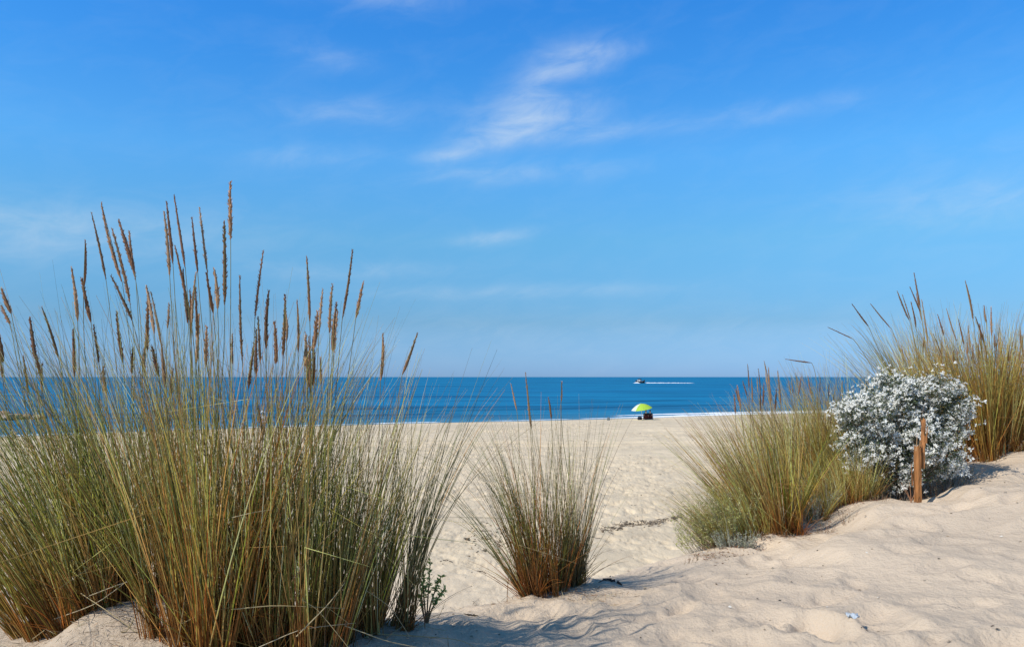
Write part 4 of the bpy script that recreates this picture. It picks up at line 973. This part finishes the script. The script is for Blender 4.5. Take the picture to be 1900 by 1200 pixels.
    return t

def beach_point(px, D): 
    x = (px - 950) / F * D; return Vector((x, D, gz(x, D)))
pp = beach_point(488, 58)
person('standing person in white shirt and pale pink trousers seen through the left grass', pp, R(20), False, (.8, .82, .85), (.62, .48, .52), (.10, .07, .05), hat=(.75, .78, .82))
DP = 77.5
person('dark clothed person sitting under the lime parasol, nearer its pole', beach_point(1198.5, DP), R(-8), True, (.02, .015, .02), (.05, .015, .02), (.015, .012, .01))
person('dark clothed person sitting at the right end beside the lime parasol', beach_point(1206.5, DP + .1), R(-18), True, (.03, .03, .06), (.06, .02, .02), (.015, .012, .01))

def beach_chair(label, loc, rz, col):
    t = thing('beach_chair', label, 'chair', loc, 'low beach chairs by the parasol'); t.rotation_euler = (0, 0, rz)
    mF = mat('chair_frame', (.5, .5, .52), .35, metal=.8); mC = mat('chair_cloth', col, .8, noise=.1)
    def box(name, P, r, m, sides=6):
        A = Acc(); tubes(A, np.array(P)[None], np.full((1, len(P)), r), np.ones((1, len(P), 3)), sides); o = A.build(name, m); o.parent = t
    for s in (-1, 1):
        box('frame_tube', [(s * .25, .24, .01), (s * .25, .22, .14), (s * .25, -.18, .10), (s * .25, -.34, .50)], .012, mF)
        box('frame_tube', [(s * .25, -.24, .01), (s * .25, -.12, .12), (s * .25, .0, .26), (s * .25, .20, .28), (s * .25, .22, .14)], .012, mF)
    n = 6
    for nm, p0, p1 in (('seat', (0, .22, .14), (0, -.18, .10)), ('backrest', (0, -.19, .11), (0, -.34, .50))):
        V = []
        for i in range(n):
            f = i / (n - 1); c = np.array(p0) * (1 - f) + np.array(p1) * f; c[2] -= .03 * math.sin(math.pi * f)
            V += [c + (-.25, 0, 0), c + (.25, 0, 0)]
        A = Acc(); A.add(V, [(2 * i, 2 * i + 1, 2 * i + 3, 2 * i + 2) for i in range(n - 1)], None, (1, 1, 1)); o = A.build(nm, mC); o.parent = t
        md = o.modifiers.new('t', 'SOLIDIFY'); md.thickness = .01
beach_chair('low dark red beach chair under the person nearer the parasol pole', beach_point(1198.5, DP), R(-8), (.07, .012, .015))
beach_chair('low dark red beach chair under the person at the right end', beach_point(1206.5, DP + .1), R(-18), (.06, .012, .02))

def bag(label, loc, s, col, name='beach_bag'):
    t = thing(name, label, 'bag', loc)
    m = mat('bag_cloth', col, .8, noise=.2, nscale=8)
    bm = bmesh.new(); bmesh.ops.create_cube(bm, size=1); bmesh.ops.subdivide_edges(bm, edges=bm.edges[:], cuts=3, use_grid_fill=True)
    for v in bm.verts:
        k = .5 - v.co.z; v.co.x *= s[0] * (.75 + .3 * math.sin(k * 3)); v.co.y *= s[1] * (.5 + .6 * k); v.co.z = (v.co.z + .5) * s[2]
        v.co += Vector(rng.normal(size=3) * .012)
    me = bpy.data.meshes.new('bag_body'); bm.to_mesh(me); bm.free(); me.materials.append(m)
    for p in me.polygons: p.use_smooth = True
    o = bpy.data.objects.new('bag_body', me); C.objects.link(o); o.parent = t
    for sy in (-1, 1):
        A = Acc(); a = np.linspace(0, math.pi, 10)
        P = np.stack([np.cos(a) * s[0] * .25, np.full(10, sy * s[1] * .2), s[2] * .92 + np.sin(a) * s[2] * .4], -1)
        tubes(A, P[None], np.full((1, 10), .012), np.ones((1, 10, 3)), 5); h = A.build('handle', m); h.parent = t
    return t
bag('dark navy beach bag on the sand under the left half of the parasol', beach_point(1187, DP - .1), (.42, .24, .30), (.015, .018, .035))
bag('small grey bag alone at the water edge left of the parasol', beach_point(1129, 77.0), (.26, .2, .24), (.16, .18, .18))

def parasol():
    b = beach_point(1190.5, DP)
    t = thing('beach_parasol', 'lime green and white beach parasol tilted left at the water edge', 'parasol', b)
    mP = mat('pole_metal', (.75, .75, .75), .35, metal=.6)
    hub = np.array((-.06, 0, 1.55)); ax = np.array((-.16, -.10, 1.)); ax /= np.linalg.norm(ax)
    A = Acc(); P = np.array([(0, 0, -.2), (-.01, 0, .8), tuple(hub)]); tubes(A, P[None], np.full((1, 3), .018), np.ones((1, 3, 3)), 8); o = A.build('pole', mP); o.parent = t
    u = np.cross((0, 1, 0), ax); u /= np.linalg.norm(u); v = np.cross(ax, u)
    ns, k = 8, 48; Rr = 1.03
    V = []; col = []
    for i, f in enumerate(np.linspace(0, 1, 9)):
        for j in range(k):
            a = 2 * math.pi * j / k; sc = 1 - .035 * f * abs(math.sin(a * ns / 2))
            h = -.52 * f**1.9
            V.append(hub + ax * (h + .02) + (u * math.cos(a) + v * math.sin(a)) * Rr * f * sc)
            seg = int(((a * ns / (2 * math.pi)) % ns)); col.append((.52, .78, .10) if seg % 2 == 0 else (.82, .86, .72))
    V = np.array(V); A = Acc()
    # panels get hard colour edges: one strip per panel
    for s in range(ns):
        idx = [(s * (k // ns) + j) % k for j in range(k // ns + 1)]
        pv = np.array([V[i * k + j] for i in range(9) for j in idx]); w = len(idx)
        Q = [(i * w + j, i * w + j + 1, (i + 1) * w + j + 1, (i + 1) * w + j) for i in range(8) for j in range(w - 1)]
        A.add(pv, Q, None, (.50, .76, .09) if s in (1, 2, 5, 6, 7) else (.80, .84, .74))
    o = A.build('canopy', mat('parasol_cloth', attr=True, rough=.7, trans=.45)); o.parent = t
    for s in range(ns):
        a = 2 * math.pi * s / ns; P = np.array([hub + ax * (-.52 * f**1.9 + .008) + (u * math.cos(a) + v * math.sin(a)) * Rr * .98 * f for f in np.linspace(0, 1, 8)])
        A = Acc(); tubes(A, P[None], np.full((1, 8), .005), np.ones((1, 8, 3)), 4); o = A.build('rib', mP); o.parent = t
    A = Acc(); prism(A, hub + ax * .01, hub + ax * .10, .02, .01, 8, (.5, .75, .1), wob=0, seg=2); o = A.build('finial', mat('finial_plastic', attr=True, rough=.5)); o.parent = t
parasol()

# ------------------------------------------------------------------ motor boat with its wake
def boat():
    D = 545.; p = at(1187, 699, D); p[2] = 0
    t = thing('motor_boat', 'small dark hulled motor boat speeding left on the sea near the horizon', 'boat', p)
    t.rotation_euler = (0, 0, R(-38)); t.scale = (1.4, 1.4, 1.55)
    # bow towards -X
    L, Bm = 4.6, 1.9; ns = 15; prof = []
    for i in range(ns):
        f = i / (ns - 1); x = -L / 2 + L * f; w = Bm / 2 * min(1, (f * 2.3) ** .6) if f > 0 else 0.01; sheer = .95 + .35 * (1 - f)**2
        keel = .05 + .45 * max(0, (.25 - f) / .25)**2
        prof.append([(x, 0, keel - .25), (x, -w * .75, .12 + keel * .8), (x, -w, sheer), (x, -w * .9, sheer + .02), (x, -w * .85, sheer - .22), (x, w * .85, sheer - .22), (x, w * .9, sheer + .02), (x, w, sheer), (x, w * .75, .12 + keel * .8)])
    prof = np.array(prof); k = 9; A = Acc()
    Q = [(i * k + j, i * k + (j + 1) % k, (i + 1) * k + (j + 1) % k, (i + 1) * k + j) for i in range(ns - 1) for j in range(k)]
    A.add(prof.reshape(-1, 3), Q, [((ns - 1) * k + 0, (ns - 1) * k + j, (ns - 1) * k + j + 1) for j in range(1, k - 1)], (.02, .025, .035))
    o = A.build('hull', mat('hull_paint', attr=True, rough=.3)); o.parent = t
    def loft(name, secs, m):
        A = Acc(); S = np.array(secs); kk = S.shape[1]
        A.add(S.reshape(-1, 3), [(i * kk + j, i * kk + (j + 1) % kk, (i + 1) * kk + (j + 1) % kk, (i + 1) * kk + j) for i in range(len(S) - 1) for j in range(kk)] + [tuple(range(kk)), tuple((len(S) - 1) * kk + j for j in range(kk))], None, (1, 1, 1))
        o = A.build(name, m, smooth=False); o.parent = t
    wht = mat('boat_white', (.78, .78, .76), .35); drk = mat('boat_glass', (.02, .03, .04), .1)
    def rect(x0, x1, y, z): return [(x0, -y, z), (x1, -y, z), (x1, y, z), (x0, y, z)]
    loft('cabin', [rect(-1.1, .7, .72, .8), rect(-1.0, .68, .70, 1.35)], wht)
    loft('windscreen', [rect(-1.0, .6, .66, 1.352), rect(-.65, .5, .58, 1.85)], drk)
    loft('roof', [rect(-.85, .75, .70, 1.852), rect(-.8, .7, .66, 1.95)], mat('boat_roof', (.10, .12, .16), .5))
    loft('outboard_motor', [rect(2.3, 2.62, .14, .2), rect(2.3, 2.7, .18, 1.0), rect(2.35, 2.75, .2, 1.35), rect(2.4, 2.65, .14, 1.5)], mat('motor_black', (.02, .02, .02), .4))
    A = Acc(); prism(A, (0, 0, 1.95), (0, 0, 2.9), .03, .02, 6, (.1, .1, .1), wob=0, seg=2); o = A.build('mast', mat('mast_metal', attr=True, rough=.4)); o.parent = t
    # wake and bow wave
    M = mat('sea_foam', (.85, .88, .9), .9, noise=.1, nscale=1.5)
    n = 120; A = Acc(); V = []
    for i in range(n):
        f = i / (n - 1); x = (1182 - 950) / F * D - 2.6 + f * 41.5
        w = (1.5 + 1.3 * fbm(np.array([x / 1.7]), np.array([2.]), 3)[0]) * (1 if f > .09 else .8) * (1 - max(0, (f - .85) / .15) ** 2 * .95); hgt = (.55 if .02 < f < .12 else .38) * (1 - .4 * f) * (1 + .7 * fbm(np.array([x / .9]), np.array([7.]), 2)[0]) * min(1, f * 25, (1 - f) * 12)
        yc = D - .05 * (f * 41)
        for q in (-1, -.5, 0, .5, 1): V.append((x, yc + q * w, .04 + hgt * (1 - q * q)))
    A.add(V, grid_faces(5, n), None, (1, 1, 1)); o = A.build('wake_foam', M)
    tag(o, 'long thin white wake trailing right behind the motor boat', kind='stuff')
boat()
print('objects', len(bpy.data.objects), 'verts', sum(len(m.vertices) for m in bpy.data.meshes))
